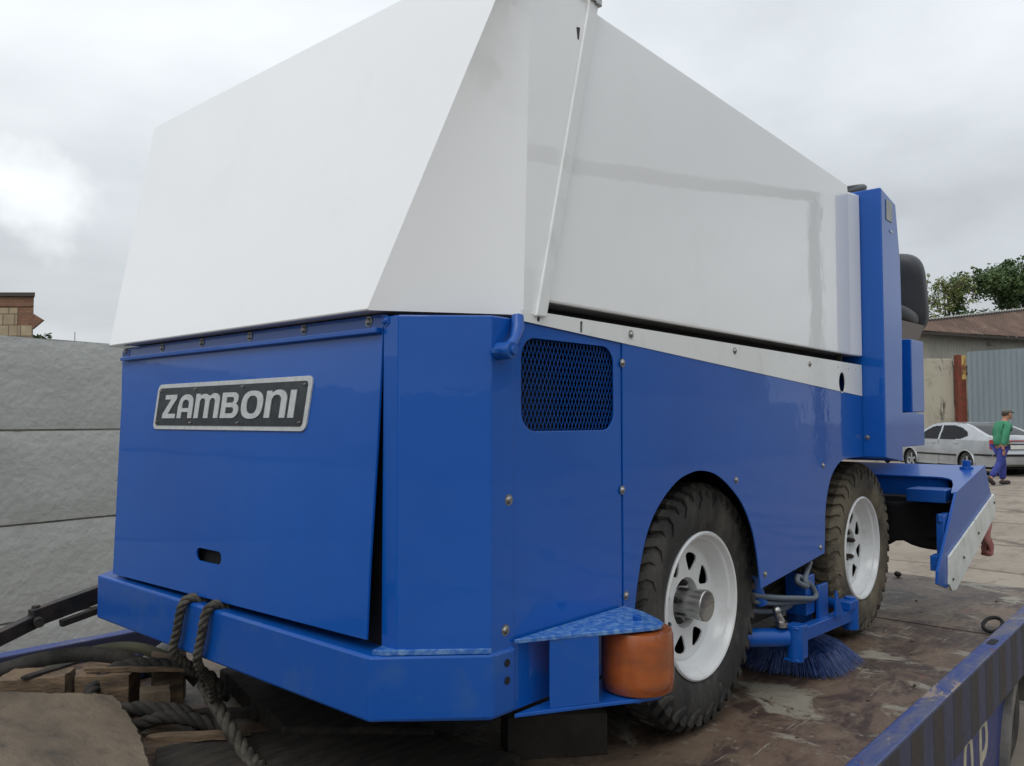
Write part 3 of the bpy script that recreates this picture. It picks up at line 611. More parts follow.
# ---- wheels
def wheel(cx, cz, hub, rmat, y_out=1.155, label=None, flip=False):
    yc = y_out+.112
    sg = -1 if flip else 1
    if flip: yc = 2*CY-yc
    ax = (0, sg, 0); c = (cx, yc, cz)
    mm = MB(); mm.lathe([(.03, .001), (.03, .15), (.09, .15), (.09, .001)], c, ax, 24)
    wh = mm.build('wheel', dark, ir, smooth=35)
    if label: wh['label'] = label
    mm = MB()
    prof = [(-.085, .205), (-.097, .222), (-.104, .25), (-.106, .285), (-.101, .312), (-.093, .328), (-.078, .338), (-.04, .341), (0, .342), (.04, .341), (.078, .338), (.093, .328), (.101, .312), (.106, .285), (.104, .25), (.097, .222), (.085, .205)]
    mm.lathe(prof, c, ax, 72)
    # lugs
    lp = [(0.003, .342), (.04, .341), (.074, .338), (.092, .329), (.101, .311), (.1055, .288)]
    NL = 44
    for side in (-1, 1):
        for k in range(NL):
            a0 = 2*PI*(k+(.5 if side > 0 else 0))/NL+random.uniform(-.006, .006)
            inner = []; outer = []
            long_ = k % 2
            pts = lp if long_ else lp[:-1]
            n_ = len(pts)
            for q, (h, r) in enumerate(pts):
                hw = .043 if q < 3 else .040-(q-3)*.007
                aa = a0+.055*math.sin(q*1.3)+.02*q
                li = .018 if q < 3 else (.012 if q == 3 else (.006 if q < n_-1 else .002))
                nrm = Vector((0, 1)) if q < 2 else (Vector((.35, .94)) if q == 2 else (Vector((.8, .6)) if q == 3 else Vector((1, .15))))
                for s2 in (-1, 1):
                    for (dh, dr, lst) in ((0, -.004, inner), (nrm.x*li, nrm.y*li, outer)):
                        sh = hw*(.88 if lst is outer else 1)
                        an = aa+s2*sh; hh = (h+dh)*side; rr = r+dr
                        lst.append(Vector((math.cos(an)*rr, 0, math.sin(an)*rr))+Vector((0, hh, 0))+Vector(c))
            vs = inner+outer; N2 = 2*n_
            fs = []
            for q in range(n_-1):
                a, b, c_, d = 2*q, 2*q+1, 2*q+3, 2*q+2
                fs += [(N2+a, N2+b, N2+c_, N2+d), (a, N2+a, N2+d, d), (b, c_, N2+c_, N2+b)]
            fs += [(0, 1, N2+1, N2), (N2-2, 2*N2-2, 2*N2-1, N2-1)]
            mm.add(vs, fs)
    mm.build('tyre', rmat, wh, smooth=32)
    # rim: lip, barrel, disc with holes
    mm = MB(); lip = -.100
    mm.lathe([(-.080, .213), (lip+.004, .214), (lip, .209), (lip+.002, .203), (lip+.018, .198), (lip+.022, .190), (lip+.035, .186), (lip+.056, .178), (lip+.064, .170), (lip+.065, .158)], c, ax, 64)
    holes = [ccircle(0, 0, .074, 40)]
    for k in range(8):
        t0 = R_(30+45*k); loop = []
        for (rr, ta) in ((.094, 0), (.096, .07), (.106, .14), (.124, .215), (.136, .245), (.1435, .215), (.147, .12), (.148, 0), (.147, -.12), (.1435, -.215), (.136, -.245), (.124, -.215), (.106, -.14), (.096, -.07)):
            loop.append((rr*math.cos(t0+ta), rr*math.sin(t0+ta)))
        holes.append(loop)
    def df(u, v):
        return Vector((c[0]+u, c[1]+sg*(lip+.062), c[2]+v))
    mm.plate(ccircle(0, 0, .162, 64), holes, df, (0, sg*.005, 0))
    rim = mm.build('rim', rimw, wh, smooth=30)
    mm = MB(); mm.lathe([(lip+.067, .0745), (lip+.061, .0742), (lip+.066, .072), (lip+.085, .068), (lip+.088, .060), (lip+.088, .040)], c, ax, 40); mm.build('rim_boss', rimw, rim, smooth=40)
    for k in range(5):
        t = R_(72*k+20); p = Vector((c[0]+.058*math.cos(t), c[1]+sg*(lip+.088), c[2]+.058*math.sin(t)))
        q = MB(); q.cyl(p, p-Vector((0, sg*.028, 0)), .0105, 6); q.cyl(p, p-Vector((0, sg*.034, 0)), .006, 10); q.build('lug_nut', dark, wh, bevel=.001)
    if hub:
        q = MB(); e0 = lip+.088; q.lathe([(e0, .0465), (e0-.008, .0455), (e0-.009, .0435), (e0-.082, .0435), (e0-.083, .0455), (e0-.094, .0455), (e0-.097, .0435), (e0-.0972, .039), (e0-.0965, .0375), (e0-.0965, .0002)], c, ax, 40)
        q.build('hub_cap', steel, wh, smooth=30)
    return wh
wheel(2.172, .960, True, rubber, label='wheel beside the orange roller, with projecting steel hub')
wheel(3.560, .964, False, rubber_mud, y_out=1.160, label='dusty wheel beside the brush')
wheel(2.157, .964, False, rubber, flip=True); wheel(3.560, .964, False, rubber_mud, flip=True)
mm = MB(); mm.cyl((2.157, 1.3, .964), (2.157, 2.5, .964), .05); mm.cyl((3.56, 1.3, .964), (3.56, 2.5, .964), .05); mm.box(1.3, 4.3, 1.52, 1.62, .86, .96); mm.box(1.3, 4.3, 2.22, 2.32, .86, .96)
mm.sphere((2.157, 1.92, .964), .13); mm.build('axle_frame', dark, ir, smooth=35)
mm = MB(); mm.box(2.50, 2.515, 1.28, 1.33, .72, 1.1); mm.build('rust_strut', rust, ir)

# ---- guide roller and its bracket
mm = MB()
tri = [(1.268, 1.112), (1.668, 1.112)]+[(1.585+.048*math.cos(R_(a)), .985+.048*math.sin(R_(a))) for a in range(15, -125, -14)]
tri = [(1.268, 1.112), (1.672, 1.112), (1.655, 1.05), (1.616, .985), (1.594, .958), (1.570, .950), (1.545, .955), (1.505, .976), (1.38, 1.050)]
mm.plate(tri, [], lambda u, v: Vector((u, v, 1.043)), (0, 0, .009)); tp = mm.build('bracket_top', blue_chip, ir, bevel=.0015)
mm = MB(); mm.plate(tri, [], lambda u, v: Vector((u, v, .894)), (0, 0, .008)); mm.plate([(1.339, 1.076), (1.435, 1.019), (1.438, 1.024), (1.342, 1.081)], [], lambda u, v: Vector((u, v, .902)), (0, 0, .141))
mm.build('roller_bracket', blue_fr, ir, bevel=.0015)
rc = Vector((1.572, 1.012, 0))
mm = MB(); mm.lathe([(.904, .02), (.904, .074), (.908, .079), (.93, .0805), (.99, .0805), (1.026, .0795), (1.036, .076), (1.040, .04), (1.040, .02)], rc, (0, 0, 1), 48); mm.build('guide_roller', orange, ir, smooth=50)
mm = MB(); mm.cyl(rc+Vector((0, 0, 1.049)), rc+Vector((0, 0, 1.062)), .011, 6); mm.cyl(rc+Vector((0, 0, .87)), rc+Vector((0, 0, 1.05)), .008, 8); mm.build('roller_bolt', blue_fr, ir, bevel=.001)

# ---- side brush
sb = empty('side_brush', (0, 0, 0)); sb.parent = ir; sb.location = (.6, -.7, .1)
bc = Vector((3.02, 1.26, 0)); bR = .245
mm = MB(); random.seed(3)
for k in range(2600):
    t = random.uniform(0, 2*PI); r0 = random.uniform(.045, .085); r1 = bR*random.uniform(.55, 1.0)*(1+.06*math.sin(5*t)); z0 = .705+random.uniform(-.004, .004); z1 = .604+random.uniform(0, .015)+(bR-r1)*-.0
    t1 = t+random.gauss(0, .06)
    a = bc+Vector((r0*math.cos(t), r0*math.sin(t), z0)); b = bc+Vector((r1*math.cos(t1), r1*math.sin(t1), z1)); mid = (a+b)/2+Vector((math.cos(t), math.sin(t), 0))*.018+Vector((0, 0, .012))
    wd = random.uniform(.0009, .0016); tn = Vector((-math.sin(t), math.cos(t), 0))*wd; nn = Vector((0, 0, wd))
    mm.add([a-tn, a+tn, a+nn, mid-tn, mid+tn, mid+nn, b-tn*.7, b+tn*.7, b+nn*.7], [(0, 1, 4, 3), (1, 2, 5, 4), (2, 0, 3, 5), (3, 4, 7, 6), (4, 5, 8, 7), (5, 3, 6, 8)])
mm.build('bristles', bristle_m, sb)
mm = MB(); mm.lathe([(.685, .09), (.700, .092), (.712, .088), (.722, .06), (.735, .05), (.76, .03)], bc, (0, 0, 1), 32); mm.build('brush_disc', mat('tan_brush_disc', (.22, .19, .15), .7, c2=(.12, .11, .1), nscale=20), sb, smooth=40)
mm = MB()
mm.bar((2.64, 1.10, .790), (3.15, 1.10, .772), .036, .044)      # long beam
mm.cyl((2.635, 1.09, .715), (2.635, 1.09, .832), .026, 18); mm.box(2.61, 2.69, 1.07, 1.12, .820, .827); mm.box(2.61, 2.69, 1.07, 1.12, .718, .725); mm.bar((2.665, 1.075, .725), (2.665, 1.075, .822), .012, .05, up=(1, 0, 0))
mm.cyl((3.175, 1.10, .715), (3.175, 1.10, .825), .030, 18); mm.cyl((3.175, 1.10, .825), (3.175, 1.10, .835), .022, 6); mm.bar((3.10, 1.10, .812), (3.175, 1.10, .812), .055, .03)
mm.cyl((2.625, 1.11, .79), (2.47, 1.27, .79), .030, 18)          # cross tube behind the wheel
mm.cyl((3.2, 1.12, .78), (3.28, 1.30, .80), .02, 12)
mm.box(2.895, 2.985, 1.11, 1.122, .80, .915); mm.add([Vector(p) for p in ((2.95, 1.07, .80), (3.03, 1.07, .80), (2.96, 1.07, .895), (2.95, 1.078, .80), (3.03, 1.078, .80), (2.96, 1.078, .895))], [(0, 1, 2), (5, 4, 3), (0, 3, 4, 1), (1, 4, 5, 2), (2, 5, 3, 0)])
mm.build('brush_frame', blue_fr, sb, bevel=.002, smooth=35)
mm = MB(); mm.cyl((2.94, 1.20, .72), (2.94, 1.20, .93), .045, 20); mm.box(2.82, 2.90, 1.125, 1.20, .82, .955); mm.build('hydraulic_motor', blue_fr, sb, bevel=.003, smooth=35)
mm = MB(); mm.cyl((2.56, 1.17, .90), (2.50, 1.20, 1.06), .022, 14); mm.build('lift_cylinder', blue_fr, sb, smooth=35)
mm = MB(); mm.cyl((2.60, 1.12, .827), (2.60, 1.12, .842), .02, 16); mm.cyl((2.60, 1.12, .842), (2.585, 1.13, .872), .012, 12); mm.sphere((2.585, 1.13, .88), .014, 8); mm.build('spring_bolt', steel, sb, smooth=35)
def bez(pts, n=8):
    pts = [Vector(p) for p in pts]; o = []
    for i in range(len(pts)-1):
        p0 = pts[max(i-1, 0)]; p1 = pts[i]; p2 = pts[i+1]; p3 = pts[min(i+2, len(pts)-1)]
        for k in range(n):
            t = k/n; o.append(.5*((2*p1)+(p2-p0)*t+(2*p0-5*p1+4*p2-p3)*t*t+(3*p1-p0-3*p2+p3)*t**3))
    o.append(pts[-1]); return o
for pts in ([(2.44, 1.25, .955), (2.56, 1.15, .925), (2.72, 1.11, .900), (2.86, 1.11, .880), (2.87, 1.12, .91), (2.82, 1.13, .945), (2.76, 1.13, .965), (2.74, 1.12, .95), (2.79, 1.11, .93), (2.80, 1.12, .955), (2.95, 1.16, .985)],
            [(2.44, 1.27, .935), (2.56, 1.16, .905), (2.74, 1.13, .882), (2.89, 1.13, .870), (2.90, 1.14, .91), (2.88, 1.15, .95), (2.95, 1.18, .99), (3.05, 1.25, 1.0)],
            [(2.46, 1.28, .90), (2.58, 1.18, .87), (2.72, 1.16, .86), (2.85, 1.17, .87)]):
    mm = MB(); mm.tube(bez(pts), .0095, 8); mm.build('hose', hose_m, sb, smooth=60)
mm = MB(); mm.box(2.50, 2.95, 1.25, 1.48, .80, .93); mm.bar((2.4, 1.24, .87), (3.0, 1.24, .89), .03, .03); mm.build('brush_mount', dark, sb, bevel=.004)

# ---- conditioner at the tail
cnd = empty('conditioner', (0, 0, 0)); cnd.parent = ir; cnd.location = (2.4, -.3, .4)
YB = .95
mm = MB()
top = [(4.73, YB+.008), (4.73, 2.86), (4.45, 2.86), (4.45, 1.13), (4.445, 1.085), (4.425, 1.05), (4.39, 1.025), (4.30, 1.0), (4.15, .975), (4.15, YB+.008)]
def cz(u): return 1.266-(4.73-u)*.169
mm.plate(top, [], lambda u, v: Vector((u, v, cz(u))), (0, 0, -.008))
mm.box(4.722, 4.73, YB+.008, 2.86, 1.03, 1.262)
tpc = mm.build('conditioner_top', blue_fr, cnd, bevel=.002)
mm = MB(); mm.plate([(4.36, 1.06), (4.36, 2.80), (3.2, 2.80), (3.2, 1.06)], [], lambda u, v: Vector((4.46+(4.36-u)*.03, v, 1.218-(4.36-u)*.19)), (.008, 0, 0)); mm.build('inner_wall', blue_fr, cnd)
mm = MB(); o = [(4.15, 1.172), (4.73, 1.27), (4.862, 1.10), (3.99, .772), (3.94, .768), (3.80, .806), (3.81, .86)]
mm.plate(o, [], lambda u, v: Vector((u, YB, v)), (0, .012, 0)); sdp = mm.build('side_plate', blue_fr, cnd, bevel=.002)
mm = MB(); o = [(4.87, 1.115), (4.90, 1.04), (4.88, 1.00), (4.06, .745), (3.99, .75), (3.945, .785), (3.955, .905)]
mm.plate(o, [], lambda u, v: Vector((u, YB-.010, v)), (0, .0095, 0)); mm.build('wear_strip', wearwhite, cnd, bevel=.002)
for (u, v) in ((4.86, 1.07), (4.5, .95), (4.2, .87), (4.0, .80)): bolt((u, YB-.0105, v), (0, 1, 0), sdp, mt=dark, r=.006)
mm = MB(); mm.box(4.16, 4.34, 1.00, 1.17, 1.115, 1.175); bxx = mm.build('hinge_block', blue_fr, cnd, bevel=.004)
mm = MB(); mm.box(3.97, 4.10, .965, .995, .90, 1.08); mm.box(3.86, 3.94, .965, .995, .85, .915); mm.cyl((3.97, .98, 1.05), (3.97, .98, 1.085), .012, 8); mm.build('side_lug', blue_fr, cnd, bevel=.003)
mm = MB(); mm.cyl((4.66, 1.02, 1.245), (4.66, 1.02, 1.295), .021, 6); mm.cyl((4.66, 1.02, 1.245), (4.66, 1.02, 1.262), .032, 16); mm.build('top_bolt', blue_fr, cnd, bevel=.002)
bolt((4.425, 1.72, 1.20), (1, 0, 0), cnd, r=.022)
bolt((3.66, 1.1, 1.33), (1, 0, 0), cnd, mt=dark, r=.01)
mm = MB()   # hanging black canvas
nu, nv = 60, 10
for i in range(nu+1):
    for j in range(nv+1):
        yv = 1.02+1.75*i/nu; sag = .065*abs(math.sin(PI*(i/nu)*6.5+.6))**.6; zt_ = 1.10; zb_ = .93-sag
        mm.v.append(Vector((4.28+.05*math.sin(i*.55)+.05*(j/nv), yv, zt_+(zb_-zt_)*j/nv)))
mm.f = [(i*(nv+1)+j, (i+1)*(nv+1)+j, (i+1)*(nv+1)+j+1, i*(nv+1)+j+1) for i in range(nu) for j in range(nv)]; mm.m = [0]*len(mm.f)
o = mm.build('towel_canvas', canvas, cnd, smooth=80); sm = o.modifiers.new('solid', 'SOLIDIFY'); sm.thickness = .006
mm = MB(); mm.box(4.34, 4.70, 1.05, 2.8, .93, 1.12); mm.build('conditioner_core', black, cnd)
mm = MB(); mm.bar((3.5, 1.5, 1.0), (4.3, 1.4, 1.05), .06, .05); mm.bar((3.5, 2.3, 1.0), (4.3, 2.4, 1.05), .06, .05); mm.build('lift_arm', blue_fr, cnd)
# red rag hanging from the conditioner corner
mm = MB(); nu, nv = 8, 10
for i in range(nu+1):
    for j in range(nv+1):
        s_ = i/nu; t_ = j/nv; wdt = .05*(1.25-1.1*abs(t_-.35)); mm.v.append(Vector((4.93+wdt*(s_-.5)*2+.012*math.sin(9*t_), .985+.018*math.sin(7*s_+5*t_), .985-.20*t_)))
mm.f = [(i*(nv+1)+j, (i+1)*(nv+1)+j, (i+1)*(nv+1)+j+1, i*(nv+1)+j+1) for i in range(nu) for j in range(nv)]; mm.m = [0]*len(mm.f)
rg = mm.build('rag', tarp_red, smooth=80); sm = rg.modifiers.new('solid', 'SOLIDIFY'); sm.thickness = .02
tag(rg, 'faded red rag hanging behind the scuffed white strip of the conditioner blade', 'rag')

# ------------------------------------------------------------------ rope, straps, timber on the deck
def twisted(mb, path, r, turns_per_m=14, strands=3, n=7):
    path = [Vector(p) for p in path]; fr = []; prev = None; s = 0
    for st_ in range(strands):
        pts = []; s = 0; prev = None
        for i, p in enumerate(path):
            a = path[max(i-1, 0)]; b = path[min(i+1, len(path)-1)]; d = (b-a).normalized()
            if prev is None:
                q = Vector((0, 0, 1)) if abs(d.z) < .9 else Vector((1, 0, 0)); x = d.cross(q).normalized()
            else: x = (prev-d*prev.dot(d)).normalized()
            prev = x; yv = d.cross(x)
            if i: s += (p-path[i-1]).length
            t = 2*PI*(s*turns_per_m+st_/strands); pts.append(p+(x*math.cos(t)+yv*math.sin(t))*r*.52)
        mb.tube(pts, r*.60, n)
    return mb
rp = MB()
twisted(rp, bez([(1.09, 1.99, 1.01), (1.05, 2.00, 1.044), (1.018, 2.01, 1.035), (1.012, 2.03, .96), (1.02, 2.055, .90), (1.10, 2.08, .83), (1.13, 2.09, .78), (1.13, 2.08, .74)], 12), .0112, 17)
twisted(rp, bez([(1.09, 1.88, 1.01), (1.05, 1.885, 1.044), (1.018, 1.89, 1.035), (1.012, 1.905, .97), (1.02, 1.935, .90), (1.09, 2.00, .82), (1.12, 2.04, .76)], 12), .0112, 17)
twisted(rp, bez([(1.20, 2.24, .74), (1.15, 2.13, .765), (1.13, 2.04, .745), (1.13, 1.97, .70), (1.14, 1.90, .65), (1.13, 1.80, .632), (1.10, 1.66, .632), (1.05, 1.50, .632)], 16), .018, 11)
def fuzz(mb, n_, ln):
    src = list(mb.v); rd = random.Random(4)
    for _ in range(n_):
        p = rd.choice(src); d = Vector((rd.gauss(0, 1), rd.gauss(0, 1), rd.gauss(0, 1))).normalized()*ln*rd.uniform(.4, 1.3); t_ = d.orthogonal().normalized()*.0004
        q = p+d+Vector((0, 0, -ln*.3)); mb.add([p-t_, p+t_, q], [(0, 1, 2)])
fuzz(rp, 2600, .009)
tag(rp.build('tie_down_rope', rope_m, smooth=60), 'grey twisted rope looped twice over the blue bumper and running down across the deck', 'rope')
rp = MB()
twisted(rp, bez([(1.30, 2.30, .66), (1.28, 2.38, .72), (1.20, 2.50, .745), (1.10, 2.58, .74), (1.02, 2.56, .70), (1.00, 2.46, .67), (1.08, 2.38, .67), (1.16, 2.30, .66), (1.22, 2.27, .61)], 16), .020, 10)
twisted(rp, bez([(1.05, 2.36, .63), (1.12, 2.30, .655), (1.19, 2.22, .64), (1.23, 2.18, .61)], 16), .018, 10)
tag(rp.build('rope_coil', strap_m, smooth=60), 'thick dark rope bundled in a heap on the deck left of the bumper ropes', 'rope')
def board(name, loop, z0, z1, mt, label, cat='timber', tilt=(0, 0), group=None, jag=.004):
    """rough-sawn piece: the outline is densified and broken up, the top is dished and split"""
    mm = MB(); k = len(loop); cx_ = sum(p[0] for p in loop)/k; cy_ = sum(p[1] for p in loop)/k; L2 = []
    for i in range(k):
        a = Vector(loop[i]); b = Vector(loop[(i+1) % k]); n_ = max(2, int((b-a).length/.018))
        for q in range(n_):
            p = a.lerp(b, q/n_); r_ = (0 if q == 0 else jag)*(noise.noise(Vector((p.x*55, p.y*55, 3)))*2.2+noise.noise(Vector((p.x*17, p.y*17, 9)))*1.6); d_ = Vector((p.x-cx_, p.y-cy_)).normalized(); L2.append(p+d_*r_)
    n_ = len(L2); cen = Vector((cx_, cy_)); rings = [(1.0, z0), (1.0, z1-.006), (.985, z1), (.8, z1), (.6, z1), (.4, z1), (.2, z1)]
    for (f, z) in rings:
        for p in L2:
            q = cen+(p-cen)*f; top = z > z0+.001
            dz = (noise.noise(Vector((q.x*9, q.y*3, 1)))*.006+noise.noise(Vector((q.x*70, q.y*12, 5)))*.0025) if top else 0
            mm.v.append(Vector((q.x, q.y, z+dz+(q.x-cx_)*tilt[0]+(q.y-cy_)*tilt[1])))
    for r_ in range(len(rings)-1):
        for i in range(n_): mm.f.append((r_*n_+i, r_*n_+(i+1) % n_, (r_+1)*n_+(i+1) % n_, (r_+1)*n_+i))
    mm.v.append(Vector((cx_, cy_, z1))); c_ = len(mm.v)-1; b0 = (len(rings)-1)*n_
    for i in range(n_): mm.f.append((b0+i, b0+(i+1) % n_, c_))
    mm.f.append(tuple(range(n_))[::-1]); mm.m = [0]*len(mm.f)
    return tag(mm.build(name, mt, smooth=40), label, cat, group)
board('plank', [(.35, 1.60), (.62, 1.55), (.80, 1.70), (.86, 1.84), (.94, 2.08), (1.00, 2.36), (.90, 2.50), (.78, 2.66), (.45, 3.0), (.10, 2.9)], .61, .735, wood1, 'wide weathered brown plank with a rounded corner, nearest on the deck', jag=.004)
board('wood_block', [(.985, 2.60), (1.10, 2.50), (1.18, 2.60), (1.06, 2.71)], .605, .735, wood2, 'dark squared wood block behind the wide plank, below the strap loop')
board('wood_block', [(.80, 2.74), (.95, 2.58), (1.01, 2.66), (.90, 2.84)], .605, .742, wood2, 'pale split wood block left of the dark squared block', tilt=(.05, -.05))
board('wood_block', [(1.19, 2.53), (1.27, 2.50), (1.33, 2.60), (1.24, 2.65)], .605, .742, wood2, 'brown wood offcut just left of the two bumper ropes', tilt=(-.1, .1))
board('wood_block', [(1.10, 2.42), (1.17, 2.38), (1.20, 2.44), (1.13, 2.49)], .605, .70, wood1, 'small round-cornered wood offcut between rope heap and white cloth')
board('plank', [(.85, 1.45), (1.30, 1.22), (1.62, 1.40), (1.50, 1.95), (1.02, 2.15), (.90, 1.9)], .605, .640, wood3, 'dark plank under the falling rope, widened to deepen the machine shadow')  # plank widened, its dark colour stands in for shade below the bumper
board('plank', [(1.30, 1.98), (1.56, 1.66), (2.1, 1.95), (2.1, 2.5), (1.45, 2.6)], .605, .655, wood3, 'dark plank added under the middle of the machine to deepen the shadow')  # added dark plank, deepens the shade on the deck below the belly
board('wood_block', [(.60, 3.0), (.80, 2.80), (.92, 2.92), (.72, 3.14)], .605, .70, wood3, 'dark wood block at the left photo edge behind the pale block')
board('timber_chock', [(1.845, 1.285), (1.90, 1.37), (1.70, 1.54), (1.64, 1.46)], .602, .712, mat('shade_black_timber', (.020, .016, .013), .9, c2=(.035, .028, .022), nscale=9, bump=.6), 'dark timber chock lying under the roller bracket', 'timber')  # chock colour blackened to carry the shade under the bracket
for (a, b, w_, h_, mt_, lb) in (
    ((1.02, 2.62, .748), (1.28, 2.40, .735), .022, .012, wood2, 'long thin splinter lying across the dark squared block'),
    ((1.08, 2.78, .66), (1.33, 2.66, .72), .030, .016, wood1, 'broken lath leaning against the pale cloth roll'),
    ((.86, 2.66, .748), (1.02, 2.70, .752), .026, .010, wood3, 'short dark lath lying on the pale split block'),
    ((1.22, 2.34, .63), (1.40, 2.16, .625), .040, .022, wood3, 'dark broken stick lying flat beneath the two bumper ropes'),
    ((1.02, 2.20, .652), (1.22, 2.02, .65), .035, .014, wood2, 'brown splintered stick on the dark plank beside the falling rope')):
    mm = MB(); a = Vector(a); b = Vector(b); d = (b-a); n0 = d.normalized().cross(Vector((0, 0, 1))).normalized()*w_/2; u0_ = Vector((0, 0, h_/2)); vs = []
    for q in range(9):
        t = q/8; c0 = a+d*t; k1 = 1-.75*max(0, t-.8)/.2 if t > .8 else (.6 if t == 0 else 1); jt = noise.noise(c0*60)*.004
        for sx2, sz2 in ((-1, -1), (1, -1), (1, 1), (-1, 1)): vs.append(c0+n0*(sx2*k1)+u0_*sz2*k1+Vector((jt, jt*sx2, jt*.5)))
    mm.add(vs, [(4*q+e2, 4*q+(e2+1) % 4, 4*q+4+(e2+1) % 4, 4*q+4+e2) for q in range(8) for e2 in range(4)]+[(3, 2, 1, 0), (32, 33, 34, 35)])
    tag(mm.build('wood_splinter', mt_), lb, 'wood')
# webbing strap loops
def ribbon(path, wdt, name, mt, label, cat, updir=(0, 0, 1)):
    mm = MB(); path = bez(path, 8); k = len(path); u = Vector(updir)
    L_ = []; 
    for i, p in enumerate(path):
        d = (path[min(i+1, k-1)]-path[max(i-1, 0)]).normalized(); s_ = d.cross(u)
        if s_.length < .1: s_ = Vector((0, 1, 0))
        s_ = s_.normalized()*wdt/2; L_ += [p-s_, p+s_]
    mm.add(L_, [(2*i, 2*i+1, 2*i+3, 2*i+2) for i in range(k-1)])
    o = mm.build(name, mt, smooth=80); q = o.modifiers.new('solid', 'SOLIDIFY'); q.thickness = .005; return tag(o, label, cat)
camd = (.75, .66, 0)
ribbon([(.72, 3.05, .66), (.84, 2.92, .71), (.98, 2.80, .755), (1.10, 2.70, .76), (1.20, 2.60, .72), (1.26, 2.54, .66)], .045, 'webbing_strap', strap_m, 'dark webbing strap arched over the wood blocks', 'strap', updir=(-.7, -.62, .25))
ribbon([(1.02, 2.92, .68), (1.12, 2.84, .735), (1.22, 2.74, .75), (1.30, 2.62, .71), (1.34, 2.54, .65)], .035, 'webbing_strap', mat('greenish_webbing', (.085, .085, .055), .85), 'narrow olive strap looped behind the dark arched strap', 'strap', updir=(-.7, -.62, .25))
mm = MB(); mm.tube(bez([(1.26, 2.78, .68), (1.34, 2.70, .74), (1.44, 2.62, .755), (1.55, 2.56, .72)], 8), [.012+.02*math.sin(PI*i/24) for i in range(25)], 10)
tag(mm.build('cloth_bundle', mat('grey_white_cloth', (.36, .37, .37), .9, c2=(.22, .22, .22), nscale=14, bump=.5), smooth=60), 'rolled pale grey cloth lying behind the wood offcuts', 'cloth')
mm = MB(); mm.box(1.24, 1.36, 2.86, 2.96, .602, .70); tag(mm.build('blue_bag', mat('blue_plastic', (.03, .05, .28), .5, c2=(.10, .12, .3), nscale=16, bump=.5), bevel=.02, seg=3), 'small crumpled blue plastic bag beside the pale cloth', 'bag')
# jointed steel lever reaching out left of the bumper
lev = empty('loading_lever', (.9, 2.7, .8), 'dark jointed steel lever sloping past the left end of the bumper', 'lever')
mm = MB()
A = G(-1.02, 1.98, .985); mid_ = Vector((.84, 2.52, .935)); 
mm.bar((.46, 2.42, .842), (.93, 2.78, .882), .03, .042); mm.build('lower_arm', dark, lev, bevel=.003)
mm = MB(); mm.bar((.92, 2.77, .893), (1.34, 2.88, .955), .03, .055); mm.bar((1.0, 2.76, .865), (1.34, 2.82, .915), .02, .022); mm.build('upper_arm', dark, lev, bevel=.003)
mm = MB(); mm.cyl((.93, 2.73, .885), (.94, 2.83, .885), .015, 16); mm.cyl((.935, 2.78, .885), (.935, 2.78, .93), .012, 12); mm.build('pivot_pin', dark, lev, bevel=.001)
# small things on deck
mm = MB(); mm.tube([(4.0+.06*math.cos(t*PI/16), .79+.035*math.sin(t*PI/16), .628+.018*math.cos(t*PI/16)) for t in range(32)], .008, 8, close=True)
tag(mm.build('rubber_ring', black, smooth=60), 'black rubber ring lying on the deck against the near side rail', 'ring')
mm = MB(); mm.sphere((5.0, 1.46, .617), .019, 8, (1.3, 1, .8)); 
mm.v = [v+Vector(noise.noise_vector(v*40))*.005 for v in mm.v]
tag(mm.build('stone', wood3, smooth=60), 'small dark stone on the deck behind the far wheel', 'stone')
mm = MB()
for (x, y, s_) in ((2.75, .90, .006), (3.6, 1.0, .007), (2.3, .95, .005), (3.0, .83, .006), (4.4, 1.2, .006), (2.4, 1.12, .005), (4.2, 1.5, .007), (3.4, .95, .005), (4.65, .9, .007)):
    mm.sphere((x, y, .601+s_*.5), s_, 4, (1.4, 1, .7))
tag(mm.build('grit', wood2), 'loose grit scattered on the brown deck', 'grit', kind='stuff')

